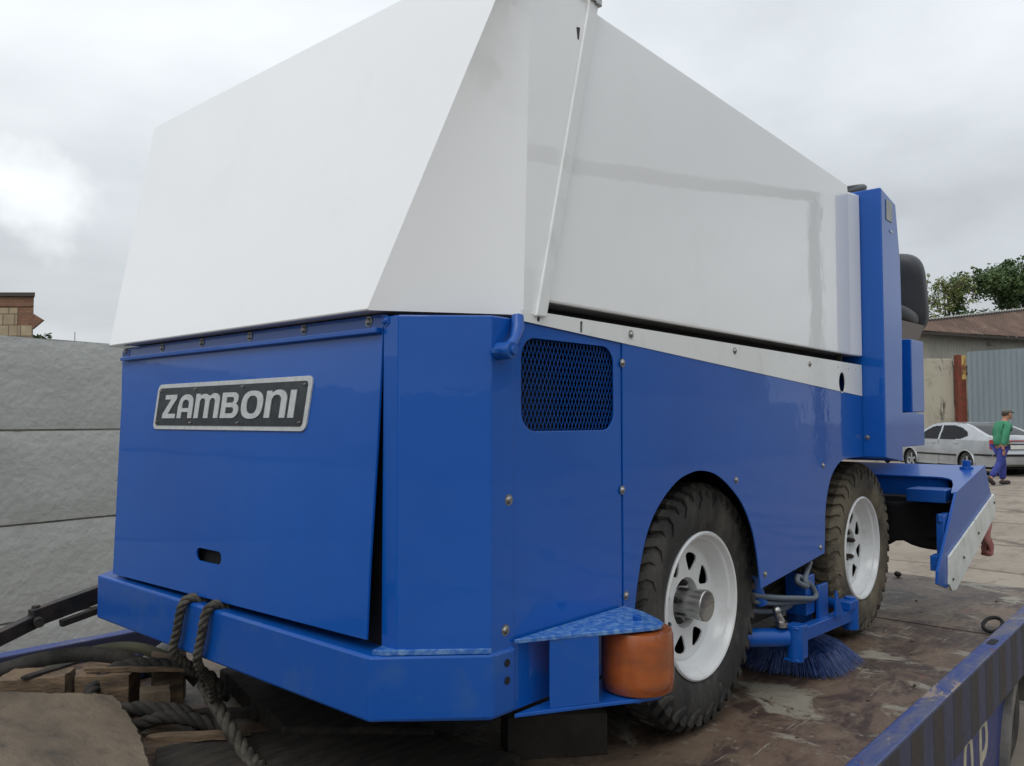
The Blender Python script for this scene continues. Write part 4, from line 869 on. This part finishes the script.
# ------------------------------------------------------------------ stacked concrete wall on the far side
d0 = G(-3.2, 5.1); dw = (RT*.578+F0*.816).normalized(); nw = Vector((-dw.y, dw.x, 0))
if nw.dot(d0) < 0: nw = -nw
wall = empty('concrete_wall', d0, 'grey concrete block wall of four courses behind the ice machine', 'wall')
zs = [0, .30, .865, 1.455, 2.04]
zs = [-.1, .225, .835, 1.435, 2.04]
random.seed(11)
for r in range(4):
    off = (-5.4, -5.6, -5.3, -5.5)[r]
    k = 0
    while off+k*2.4 < 15:
        a = off+k*2.4+.008; b = off+(k+1)*2.4-.008; dn = random.uniform(-.008, .008)
        z0 = zs[r]+.006; z1 = zs[r+1]-.007
        p0 = d0+dw*a+nw*dn; p1 = d0+dw*b+nw*(dn+random.uniform(-.004, .004)); th = nw*.4
        mm = MB(); nx, nz = 16, 6; fr = []
        for i in range(nx+1):
            for j in range(nz+1):
                q = p0.lerp(p1, i/nx); zz = z0+(z1-z0)*j/nz; q = Vector((q.x, q.y, zz)); e_ = 1 if (j in (0, nz) or i in (0, nx)) else 0
                nn_ = noise.noise(q*3.1)*.006+noise.noise(q*11)*.003
                mm.v.append(q+nw*(nn_+e_*(.010+.012*abs(noise.noise(q*8)))))
        mm.f = [(i*(nz+1)+j, (i+1)*(nz+1)+j, (i+1)*(nz+1)+j+1, i*(nz+1)+j+1) for i in range(nx) for j in range(nz)]; mm.m = [0]*len(mm.f)
        fl = Vector((0, 0, z0)); 
        A_ = [Vector((p.x, p.y, z)) for p in (p0+nw*.014, p1+nw*.014, p1+th, p0+th) for z in (z0, z1)]
        mm.add(A_, [(2, 4, 5, 3), (4, 6, 7, 5), (6, 0, 1, 7), (1, 3, 5, 7), (0, 6, 4, 2)])
        mm.build('block', conc, wall, smooth=60)
        k += 1
mm = MB(); pa = d0+dw*-4.4+nw*.03; pb = d0+dw*14.5+nw*.03
mm.hexa([Vector((p.x, p.y, z)) for z in (0, 2.02) for p in (pa, pb, pb+nw*.3, pa+nw*.3)]); mm.build('mortar_core', conc2, wall)

# ------------------------------------------------------------------ buildings
bb = empty('brick_building', G(-17, 26), 'brown brick building with beige tiled facade above the left end of the concrete wall', 'building')
def gbox(mb, l0, l1, d0_, d1, z0, z1): return mb.hexa([G(l, d, z) for z in (z0, z1) for (l, d) in ((l0, d0_), (l1, d0_), (l1, d1), (l0, d1))])
class Frame:  # local frame so that the brick texture runs along the facade
    pass
def fbox(name, l0, l1, dd0, dd1, z0, z1, mt, parent, bevel=0):
    # builds in a rotated child so object coordinates follow the facade
    o = MB(); o.box(l0, l1, dd0, dd1, z0, z1); ob = o.build(name, mt, None, bevel=bevel)
    ob.parent = parent; ob.location = (0, 0, 0); ob.rotation_euler = (0, 0, yaw-PI/2)
    ob.location = -parent.location+Vector((0, 0, 0)); return ob
mm = MB(); mm.hexa([G(l, d, z) for z in (0, 5.3) for (l, d) in ((-24, 25), (-14.75, 25), (-20.2, 33), (-29, 33))]); mm.build('wall', brick, bb)
fbox('brick_facing', -24, -14.75, 24.975, 24.999, 4.42, 5.29, brick, bb)
fbox('tile_facing', -24, -15.22, 24.955, 24.974, 0, 4.95, tile, bb)
fbox('tile_facing', -15.22, -14.75, 24.97, 24.998, 0, 4.42, tile, bb)
fbox('brick_band', -24, -14.76, 24.94, 24.97, 5.0, 5.05, brick, bb)
mm = MB(); mm.hexa([G(l, d, z) for z in (5.302, 5.42) for (l, d) in ((-24.1, 24.9), (-14.66, 24.9), (-20.1, 33.1), (-29, 33.1))]); mm.build('coping', mat('dark_coping', (.05, .04, .04), .7), bb)
mm = MB(); mm.add([G(-14.75, 24.95, 4.78), G(-14.75, 24.95, 4.30), G(-14.42, 24.95, 4.58), G(-14.80, 25.12, 4.78), G(-14.80, 25.12, 4.30), G(-14.47, 25.12, 4.58)], [(0, 1, 2), (5, 4, 3), (0, 3, 4, 1), (1, 4, 5, 2), (2, 5, 3, 0)])
mm.build('eave', brick, bb)
# thin mast on the horizon
mm = MB(); mm.tube([G(-39.3, 73, 0), G(-39.3, 73, 9.4)], [.07, .04], 6); tag(mm.build('antenna_mast', steel), 'thin distant antenna mast above the grey wall', 'mast')

# shed on the right
sh = empty('shed', G(18, 31), 'long shed with rusty corrugated roof and pale sheet wall behind the car', 'building')
def corrug(p0, p1, z0, z1, amp, pitch, mb, back=None, zt=None):
    """vertical corrugated sheet from p0 to p1"""
    L_ = (p1-p0).length; n_ = int(L_/pitch*4); d = (p1-p0).normalized(); nr = Vector((d.y, -d.x, 0)); vs = []
    for i in range(n_+1):
        s_ = L_*i/n_; o_ = (0, amp, amp, 0)[i % 4]; q = p0+d*s_+nr*o_; zz = z1 if zt is None else z1+(zt-z1)*i/n_
        vs += [Vector((q.x, q.y, z0)), Vector((q.x, q.y, zz))]
    mb.add(vs, [(2*i, 2*i+2, 2*i+3, 2*i+1) for i in range(n_)])
a_, b_ = G(14.0, 29.9), G(25, 34.8)
mm = MB(); corrug(a_, b_, 3.6, 4.74, .03, .17, mm); o = mm.build('sheet_wall', pale_sheet, sh); o.modifiers.new('s', 'SOLIDIFY').thickness = .01
mm = MB(); mm.hexa([G(14.0, 30.1, 0), G(25, 35.0, 0), G(25, 38, 0), G(14, 36, 0), G(14.0, 30.1, 4.70), G(25, 35.0, 4.70), G(25, 38, 4.7), G(14, 36, 4.7)]); mm.build('wall', conc2, sh)
# rusty roof slope with corrugations
def roofquad(A, B, C, D_, amp, nn):
    mb = MB(); vs = []
    for i in range(nn+1):
        t = i/nn; o_ = Vector((0, 0, amp if i % 2 else 0)); vs += [A.lerp(B, t)+o_, D_.lerp(C, t)+o_]
    mb.add(vs, [(2*i, 2*i+2, 2*i+3, 2*i+1) for i in range(nn)]); return mb
A_, B_, C_, D2 = G(13.9, 29.5, 4.80), G(25.5, 34.6, 4.80), G(30.5, 41.6, 7.55), G(14.3, 30.1, 5.02)
o = roofquad(A_, B_, C_, D2, .035, 150).build('roof', rust_roof, sh); o.modifiers.new('s', 'SOLIDIFY').thickness = .02
A2, B2 = D2+Vector((0, 0, .10)), C_+Vector((0, 0, .12))
o = roofquad(A2, B2, B2+G(1.2, 5, -.5), A2+G(.2, 5, -.6), .05, 170).build('ridge_sheet', asbestos, sh); o.modifiers.new('s', 'SOLIDIFY').thickness = .05
mm = MB(); mm.bar(A_-Vector((0, 0, .08)), B_-Vector((0, 0, .08)), .10, .10); mm.bar(D2+Vector((0, 0, .02)), C_+Vector((0, 0, .02)), .05, .10); mm.build('eave_board', dark, sh)
mm = MB(); mm.box(0, .16, 0, .16, 0, .16); mm.v = [v+G(18.4, 31.2, 4.35) for v in mm.v]; mm.build('vent_box', dark, sh)
# concrete pier, rusty gate post, metal gate
mm = MB(); gbox(mm, 14.2, 15.84, 29.2, 29.7, 0, 3.70); o = mm.build('concrete_pier', conc2, bevel=.02); tag(o, 'stained beige concrete wall pier left of the rusty gate post', 'wall')
gp_ = empty('gate_post', G(16.5, 29), 'rusty red gate post with peeling yellow top beside the concrete pier', 'post')
mm = MB(); gbox(mm, 15.84, 16.0, 28.95, 29.15, 0, 3.82); mm.build('post', rust, gp_)
mm = MB(); gbox(mm, 16.01, 16.17, 28.98, 29.12, 2.95, 3.80); mm.build('yellow_plate', yellowp, gp_)
mm = MB(); gbox(mm, 16.01, 16.17, 28.98, 29.12, 0, 2.945); mm.build('lower_plate', rust, gp_)
mf = empty('metal_fence', G(17, 28.8), 'blue grey corrugated metal fence behind the man in green', 'fence')
mm = MB(); corrug(G(16.18, 28.9), G(26, 28.9), .08, 3.92, .035, .20, mm, zt=4.55); o = mm.build('sheet_panel', bluegrey, mf); o.modifiers.new('s', 'SOLIDIFY').thickness = .006
mm = MB(); gbox(mm, 16.2, 26, 29.0, 29.06, .6, .7); gbox(mm, 16.2, 26, 29.0, 29.06, 3.1, 3.2)
for l_ in (16.5, 20, 23, 26): gbox(mm, l_-.05, l_+.05, 29.0, 29.1, 0, 3.9)
mm.build('fence_frame', rust, mf)

# ------------------------------------------------------------------ trees
def tree(name, base, h, crown_r, crown_z0, mt, label, dens=5200, seed=1, group=None, shoots=6, leaf=.16, cat='tree', sparse=.5):
    rd = random.Random(seed); base = Vector(base); root = empty(name, base, label, cat, group)
    tr = MB(); tips = []
    top_ = base+Vector((rd.uniform(-.3, .3), rd.uniform(-.3, .3), h*.8))
    tr.tube([base, base.lerp(top_, .35)+Vector((.1, .05, 0)), base.lerp(top_, .7), top_], [h*.022, h*.016, h*.009, h*.003], 8)
    for k in range(26):
        t = rd.uniform(crown_z0/h*.8, .98); p = base.lerp(top_, min(t/.8, 1)); a = rd.uniform(0, 2*PI); rr = crown_r*rd.uniform(.45, 1)*(1-.55*max(0, (t-.5)/.5))
        q = p+Vector((math.cos(a)*rr, math.sin(a)*rr, rd.uniform(.15, .5)*rr+.2)); mid = p.lerp(q, .5)+Vector((0, 0, -.1*rr))
        tr.tube([p, mid, q], [h*.006, h*.004, h*.0015], 5); tips += [(q, rr*.36), (mid, rr*.30)]
        for m2 in range(2):
            q2 = mid.lerp(q, rd.uniform(.2, .9))+Vector((rd.uniform(-1, 1), rd.uniform(-1, 1), rd.uniform(-.2, .9)))*rr*.45
            tr.tube([mid, q2], [h*.003, h*.001], 4); tips.append((q2, rr*.30))
    for k in range(shoots):
        a = rd.uniform(0, 2*PI); rr = crown_r*rd.uniform(0, .9); p = Vector((base.x+rr*math.cos(a), base.y+rr*math.sin(a), base.z+h*rd.uniform(.72, .86)*(1-.12*rr/crown_r)))
        q = p+Vector((rd.uniform(-.2, .2), rd.uniform(-.2, .2), h*rd.uniform(.10, .17))); tr.tube([p, q], [h*.003, h*.001], 4)
        for s_ in range(5): tips.append((p.lerp(q, s_/4), .13*crown_r*(1-.12*s_)))
    tr.build('trunk', bark, root, smooth=60)
    lf = MB(); W_ = [r**1.6 for _, r in tips]; ch = rd.choices(tips, weights=W_, k=dens)
    for (c, r) in ch:
        d = Vector((rd.gauss(0, 1), rd.gauss(0, 1), rd.gauss(0, .8))).normalized()*r*rd.random()**.45
        p = c+d; s_ = leaf*rd.uniform(.6, 1.3); u = Vector((rd.gauss(0, 1), rd.gauss(0, 1), rd.gauss(0, .6))).normalized(); v = u.cross(Vector((rd.gauss(0, 1), rd.gauss(0, 1), rd.gauss(0, 1)))).normalized()
        lf.add([p-u*s_*.5, p+v*s_*.28, p+u*s_*.5, p-v*s_*.28], [(0, 1, 2, 3)])
    lf.build('crown', mt, root); return root
tree('tree', G(23.3, 43, 0), 10.3, 1.8, 4.6, leaf1, 'sparse yellow green tree with upright shoots left of the dense tree', 5500, 5, shoots=9, leaf=.16)
tree('tree', G(26.6, 43.5, 0), 10.4, 3.3, 2.8, leaf2, 'dense dark green tree above the shed roof at the right edge', 24000, 8, shoots=9, leaf=.19)
tree('bush', G(-18.15, 31, 0), 5.6, .7, 2.6, leaf2, 'small dark bush peeping over the wall right of the brick building', 1200, 9, shoots=0, leaf=.14, cat='bush')

# ------------------------------------------------------------------ silver car
def build_car():
    root = empty('parked_car', (0, 0, 0), 'silver liftback car parked behind the man in green', 'car')
    prof = [(-2.14, .26), (-2.25, .32), (-2.27, .45), (-2.27, .60), (-2.22, .66), (-2.20, .80), (-2.17, .98), (-2.10, 1.04), (-1.95, 1.075), (-1.60, 1.20), (-1.22, 1.33), (-.95, 1.395), (-.55, 1.43), (-.1, 1.435), (.25, 1.41), (.45, 1.375), (.80, 1.20), (1.18, .985), (1.30, .95), (1.7, .885), (2.0, .79), (2.15, .70), (2.21, .55), (2.23, .42), (2.20, .28), (2.1, .22)]
    def zt(x):
        up = [p for p in prof if True]
        best = None
        for i in range(len(prof)-1):
            (xa, za), (xb, zb) = prof[i], prof[i+1]
            if xa <= x <= xb and xb > xa:
                z = za+(zb-za)*(x-xa)/(xb-xa); best = z if best is None else max(best, z)
        return best if best is not None else .3
    def hw(x, z):
        b = .845 if z < .95 else .845-(z-.95)*.50
        if z < .55: b += 0
        b += .02*math.sin(min(max((z-.3)/.65, 0), 1)*PI)
        e_ = abs(x)/2.27; return b*(1-.20*max(0, e_-.72)**2/.0784*1.0)
    arches = [(-1.26, .31, .345), (1.25, .31, .345)]
    win = [  # side window loops (x,z)
        [(-.06, .94), (.96, .955), (.60, 1.20), (.35, 1.315), (-.02, 1.345)],
        [(-.14, .94), (-1.02, .965), (-1.30, 1.06), (-1.20, 1.18), (-.92, 1.29), (-.60, 1.345), (-.10, 1.35)]]
    def inside(p, poly):
        c = False; x, z = p
        for i in range(len(poly)):
            (x1, z1), (x2, z2) = poly[i], poly[i-1]
            if (z1 > z) != (z2 > z) and x < (x2-x1)*(z-z1)/(z2-z1)+x1: c = not c
        return c
    outline = prof
    st_ = .02
    for sgn in (1, -1):
        body = MB(); gl = MB()
        nx = int(4.56/st_); nz = int(1.24/st_)
        for i in range(nx):
            for j in range(nz):
                x = -2.28+i*st_; z = .21+j*st_; c = (x+st_/2, z+st_/2)
                if not inside(c, outline): continue
                if any((c[0]-ax_)**2+(c[1]-az)**2 < ar**2 for ax_, az, ar in arches): continue
                w_ = any(inside(c, q) for q in win)
                tgt = gl if w_ else body; ins = .012 if w_ else 0
                tgt.add([Vector((xx_, sgn*(hw(xx_, zz_)-ins), min(zz_, zt(xx_)))) for xx_, zz_ in ((x, z), (x+st_, z), (x+st_, z+st_), (x, z+st_))], [(0, 1, 2, 3)])
        body.build('side_panel', silver, root, merge=True, smooth=40); gl.build('side_window', glass, root, merge=True, smooth=40)
    top_ = MB(); gls = MB()
    for i in range(len(prof)-1):
        (xa, za), (xb, zb) = prof[i], prof[i+1]; ny = 12
        steps = 4
        for q in range(steps):
            t0, t1 = q/steps, (q+1)/steps; x0, z0, x1, z1 = xa+(xb-xa)*t0, za+(zb-za)*t0, xa+(xb-xa)*t1, za+(zb-za)*t1
            for j in range(ny):
                f0, f1 = -1+2*j/ny, -1+2*(j+1)/ny
                isg = ((-1.97 < xa and xb <= -.94) or (.44 < xa and xb <= 1.19)) and abs((f0+f1)/2) < .86
                tg = gls if isg else top_
                cr_ = lambda f: .018*(1-f*f)
                tg.add([Vector((x0, f0*hw(x0, z0), z0+cr_(f0)*(1 if z0 > .8 else 0))), Vector((x1, f0*hw(x1, z1), z1+cr_(f0)*(1 if z1 > .8 else 0))), Vector((x1, f1*hw(x1, z1), z1+cr_(f1)*(1 if z1 > .8 else 0))), Vector((x0, f1*hw(x0, z0), z0+cr_(f1)*(1 if z0 > .8 else 0)))], [(0, 1, 2, 3)])
    top_.build('body', silver, root, merge=True, smooth=40); gls.build('windscreen', glass, root, merge=True, smooth=40)
    mm = MB(); mm.box(-2.05, 2.0, -.70, .70, .18, .75); mm.build('underbody', black, root)
    for sgn in (1, -1):
        mm = MB(); mm.bar((-.88, sgn*.872, .52), (.88, sgn*.872, .52), .012, .045); mm.build('door_trim', black, root)
        mm = MB(); mm.bar((-2.22, sgn*.80, .56), (-1.63, sgn*.868, .56), .02, .05); mm.build('bumper_trim', black, root)
        mm = MB(); mm.bar((.05, sgn*.868, .84), (.20, sgn*.868, .84), .02, .025); mm.bar((-.95, sgn*.868, .85), (-.80, sgn*.868, .85), .02, .025); mm.build('door_handle', silver, root)
        mm = MB(); mm.bar((-.10, sgn*.866, .30), (-.10, sgn*.856, .94), .008, .002, up=(0, 1, 0)); mm.build('door_gap', black, root)
        mm = MB(); cushion(mm, (.86, sgn*.92, 1.0), .07, .08, .055, 0, 3, 8); mm.build('mirror', black, root, smooth=60)
        mm = MB(); mm.box(-2.235, -2.10, sgn*.70-.11, sgn*.70+.085, .72, .98); mm.build('tail_lamp', tail_red, root, bevel=.02)
        # arch lips
        for (ax_, az, ar) in arches:
            mm = MB(); mm.tube([(ax_+(ar+.012)*math.cos(R_(a)), sgn*(hw(ax_, .5)+.002), az+(ar+.012)*math.sin(R_(a))) for a in range(-10, 191, 8)], .02, 8); mm.build('arch_lip', silver, root, smooth=60)
            mm = MB(); c = (ax_, sgn*.745, az); axv = (0, sgn, 0)
            mm.lathe([(.08, .20), (.09, .24), (.085, .29), (.06, .31), (-.08, .31), (-.08, .2)], c, axv, 36); tyre_ = mm.build('wheel', rubber, root, smooth=35)
            mm = MB(); mm.lathe([(.085, .205), (.07, .195), (.0, .19), (0, .17)], c, axv, 32)
            for k in range(5):
                t = 2*PI*k/5+.3; dv = Vector((math.cos(t), 0, math.sin(t))); cc = Vector(c)+Vector(axv)*.06; mm.bar(cc+dv*.03, cc+dv*.195, .065, .02, up=Vector(axv))
            mm.lathe([(.07, .001), (.07, .05), (.04, .055)], c, axv, 20); mm.build('rim', silver, tyre_, smooth=35)
            mm = MB(); mm.lathe([(0, .001), (0, .185)], c, axv, 24); mm.build('brake_disc', dark, tyre_)
            mm = MB(); mm.lathe([(.06, ar-.002), (-.3, ar-.002), (-.3, .001)], (ax_, sgn*.78, az), axv, 30); mm.build('wheel_well', black, root)
    mm = MB(); mm.box(-2.29, -2.262, -.80, .80, .53, .59); mm.build('rear_bumper_trim', black, root, bevel=.008)
    mm = MB(); mm.box(-2.222, -2.195, -.40, .40, .70, .86); mm.build('plate_recess', black, root)
    mm = MB(); mm.box(-2.232, -2.223, -.26, .26, .72, .83); mm.build('number_plate', wearwhite, root)
    mm = MB(); mm.box(-2.21, -2.185, -.55, .55, .93, .96); mm.build('boot_trim', tail_red, root, bevel=.01)
    return root
car = build_car()
cp_ = G(13.22, 23.94); car.location = cp_; car.rotation_euler = (0, 0, R_(48.5))

# ------------------------------------------------------------------ walking man
def skinned(name, verts, edges, radii, mt, parent, sub=2, root_i=0):
    me = bpy.data.meshes.new(name); me.from_pydata([Vector(v) for v in verts], edges, []); me.update(); me.materials.append(mt)
    o = bpy.data.objects.new(name, me); COL.objects.link(o); o.parent = parent
    sk = o.modifiers.new('skin', 'SKIN'); sk.use_smooth_shade = True
    for i, r in enumerate(radii):
        rr = r if isinstance(r, tuple) else (r, r); me.skin_vertices[0].data[i].radius = rr
        me.skin_vertices[0].data[i].use_root = (i == root_i)
    sb_ = o.modifiers.new('sub', 'SUBSURF'); sb_.levels = sub; sb_.render_levels = sub
    return o
man = empty('person', (0, 0, 0), 'man in green work jacket, violet blue trousers and grey cap walking past the car', 'person')
# local frame: +x forward, y left, z up
pel = (0, 0, .92)
V = [pel, (.02, 0, 1.08), (.05, 0, 1.25), (.085, 0, 1.40), (.12, 0, 1.48), (.155, 0, 1.55), (.175, 0, 1.63),       # 0-6 spine, neck, head base, head
     (.185, 0, 1.70),                                                                                               # 7 crown
     (.07, .17, 1.39), (.03, .23, 1.14), (.22, .22, 1.01), (.30, .20, 1.0),                                          # 8-11 left arm (forward)
     (.07, -.17, 1.39), (-.08, -.25, 1.12), (-.13, -.25, .88), (-.12, -.25, .81),                                   # 12-15 right arm
     (.0, .09, .88), (.12, .10, .50), (.10, .10, .09), (.22, .10, .05),                                             # 16-19 left leg forward
     (.0, -.09, .88), (-.10, -.10, .49), (-.34, -.10, .16), (-.30, -.10, .04)]                                      # 20-23 right leg back
E_ = [(0, 1), (1, 2), (2, 3), (3, 4), (4, 5), (5, 6), (6, 7), (3, 8), (8, 9), (9, 10), (10, 11), (3, 12), (12, 13), (13, 14), (14, 15), (0, 16), (16, 17), (17, 18), (18, 19), (0, 20), (20, 21), (21, 22), (22, 23)]
Rr = [.13, .125, .13, .12, .055, .075, .095, .06, .055, .042, .034, .026, .055, .042, .034, .026, .085, .055, .04, .035, .085, .055, .04, .035]
skinned('body', V, E_, Rr, skin_m, man)
skinned('jacket', [(0, 0, .86), (.02, 0, 1.06), (.05, 0, 1.25), (.08, 0, 1.40), (.105, 0, 1.47), (.07, .18, 1.39), (.03, .24, 1.14), (.20, .225, 1.02), (.07, -.18, 1.39), (-.08, -.26, 1.12), (-.13, -.26, .90)],
        [(0, 1), (1, 2), (2, 3), (3, 4), (3, 5), (5, 6), (6, 7), (3, 8), (8, 9), (9, 10)], [(.165, .19), (.165, .185), (.155, .19), (.125, .17), .075, .085, .068, .052, .085, .068, .055], green_c, man)
skinned('trousers', [(0, 0, .93), (0, .09, .84), (.12, .10, .50), (.10, .10, .10), (0, -.09, .84), (-.10, -.10, .49), (-.33, -.10, .18)],
        [(0, 1), (1, 2), (2, 3), (0, 4), (4, 5), (5, 6)], [(.14, .15), .115, .088, .075, .115, .088, .075], trou, man)
for (hx, hy, hz, dx_, dz_) in ((.30, .20, 1.0, .8, -.2), (-.12, -.25, .81, .15, -1)):
    pts = [(hx, hy, hz)]; ed = []; rad = [.028]
    d = Vector((dx_, 0, dz_)).normalized(); sd_ = Vector((-d.z, 0, d.x))
    palm = Vector((hx, hy, hz))+d*.055; pts.append(palm); ed.append((0, 1)); rad.append(.032)
    for k, ln in enumerate((.062, .070, .066, .052)):
        b0 = palm+sd_*(.024-.016*k)+d*.01; m0 = b0+d*ln*.55; e0 = m0+d*ln*.4+Vector((0, .022, 0)); i0 = len(pts)
        pts += [b0, m0, e0]; ed += [(1, i0), (i0, i0+1), (i0+1, i0+2)]; rad += [.010, .009, .008]
    b0 = Vector((hx, hy, hz))+d*.02+sd_*.03; i0 = len(pts); pts += [b0, b0+d*.035+sd_*.018]; ed += [(0, i0), (i0, i0+1)]; rad += [.011, .009]
    skinned('hand', pts, ed, rad, skin_m, man, 1)
hc = Vector((.185, 0, 1.635))
mm = MB(); mm.sphere(hc, .105, 12, (1.02, .78, 1.12)); mm.sphere(hc+Vector((.108, 0, -.01)), .018, 6, (1, .8, 1.3)); mm.sphere(hc+Vector((.085, 0, -.085)), .035, 6, (1, 1.2, .8))
for s_ in (1, -1): mm.sphere(hc+Vector((0, s_*.083, -.005)), .022, 6, (.8, .4, 1.3))
mm.build('head', skin_m, man, smooth=60)
mm = MB()
for s_ in (1, -1): mm.sphere(hc+Vector((.093, s_*.032, .022)), .010, 6)
mm.build('eye', black, man, smooth=60)
mm = MB(); mm.bar(hc+Vector((.100, -.022, -.055)), hc+Vector((.100, .022, -.055)), .008, .006); mm.build('mouth', mat('lip', (.25, .09, .07), .6), man)
mm = MB(); mm.sphere(hc+Vector((-.025, 0, .01)), .102, 10, (.92, .82, .95)); mm.build('hair', hairm, man, smooth=60)
mm = MB(); mm.sphere(hc+Vector((-.005, 0, .062)), .108, 10, (1.08, .86, .62)); mm.plate([(.06, -.07), (.13, -.065), (.175, -.03), (.18, 0), (.175, .03), (.13, .065), (.06, .07)], [], lambda u, v: hc+Vector((u, v, .055-(u-.06)*.25)), (0, 0, .008)); mm.build('cap', capm, man, smooth=50)
for (x, y_, z, rt) in ((.16, .10, .05, 0), (-.34, -.10, .10, .75)):
    mm = MB(); cushion(mm, (x, y_, z), .135, .05, .048, rt, 3, 10); mm.build('shoe', shoe_m, man, smooth=60)
man.location = G(11.36, 19.0); man.rotation_euler = (0, 0, math.atan2(RT.y, RT.x)+R_(6))

# ------------------------------------------------------------------ the yard behind the photographer (seen only mirrored in the paint)
fn_ = empty('concrete_fence', (12, -13, 0), 'long grey panel fence across the yard, mirrored in the machine side', 'fence')
for k in range(16):
    mm = MB(); x = -20+k*3.6; mm.box(x, x+3.5, -13.1, -12.95, 0, 2.3); mm.build('panel', conc, fn_, bevel=.02)
pg = empty('pipe_gantry', (20, -8, 0), 'overhead grey pipe on posts spanning the yard entrance, mirrored in the white tank side', 'pipe')
mm = MB(); mm.tube([(8, -8, 6.3), (14, -8, 6.9), (21, -8, 8.0), (27, -8, 9.0)], .17, 14); mm.build('pipe', mat('grey_pipe_paint', (.05, .05, .05), .6), pg, smooth=60)
for x, z in ((27, 9.1), (8, 6.4)):
    mm = MB(); mm.cyl((x, -8, 0), (x, -8, z), .2, 14); mm.build('post', MATS['grey_pipe_paint'], pg, smooth=60)
hs = empty('low_building', (36, -22, 0), 'low yellowish building across the yard, mirrored in the tank side', 'building')
mm = MB(); mm.box(26, 46, -24, -18, 0, 5.2); mm.build('wall', tan, hs)
mm = MB(); mm.hexa([Vector(p) for p in ((25.6, -24.4, 5.2), (46.4, -24.4, 5.2), (46.4, -17.6, 5.2), (25.6, -17.6, 5.2), (25.6, -21.2, 7.0), (46.4, -21.2, 7.0), (46.4, -20.8, 7.0), (25.6, -20.8, 7.0))]); mm.build('roof', rust_roof, hs)
for i, (x, y_, h_, s_) in enumerate(((4, -19, 8, 21), (13, -20, 9.5, 22), (21, -18, 7.5, 23))):
    tree('tree', (x, y_, 0), h_, 2.8, 2.5, leaf2, ('tall tree behind the photographer at the near end of the fence', 'tallest tree behind the grey panel fence, mirrored in the paint', 'low tree between fence and yellowish building, mirrored in the paint')[i], 3500, s_, leaf=.32)
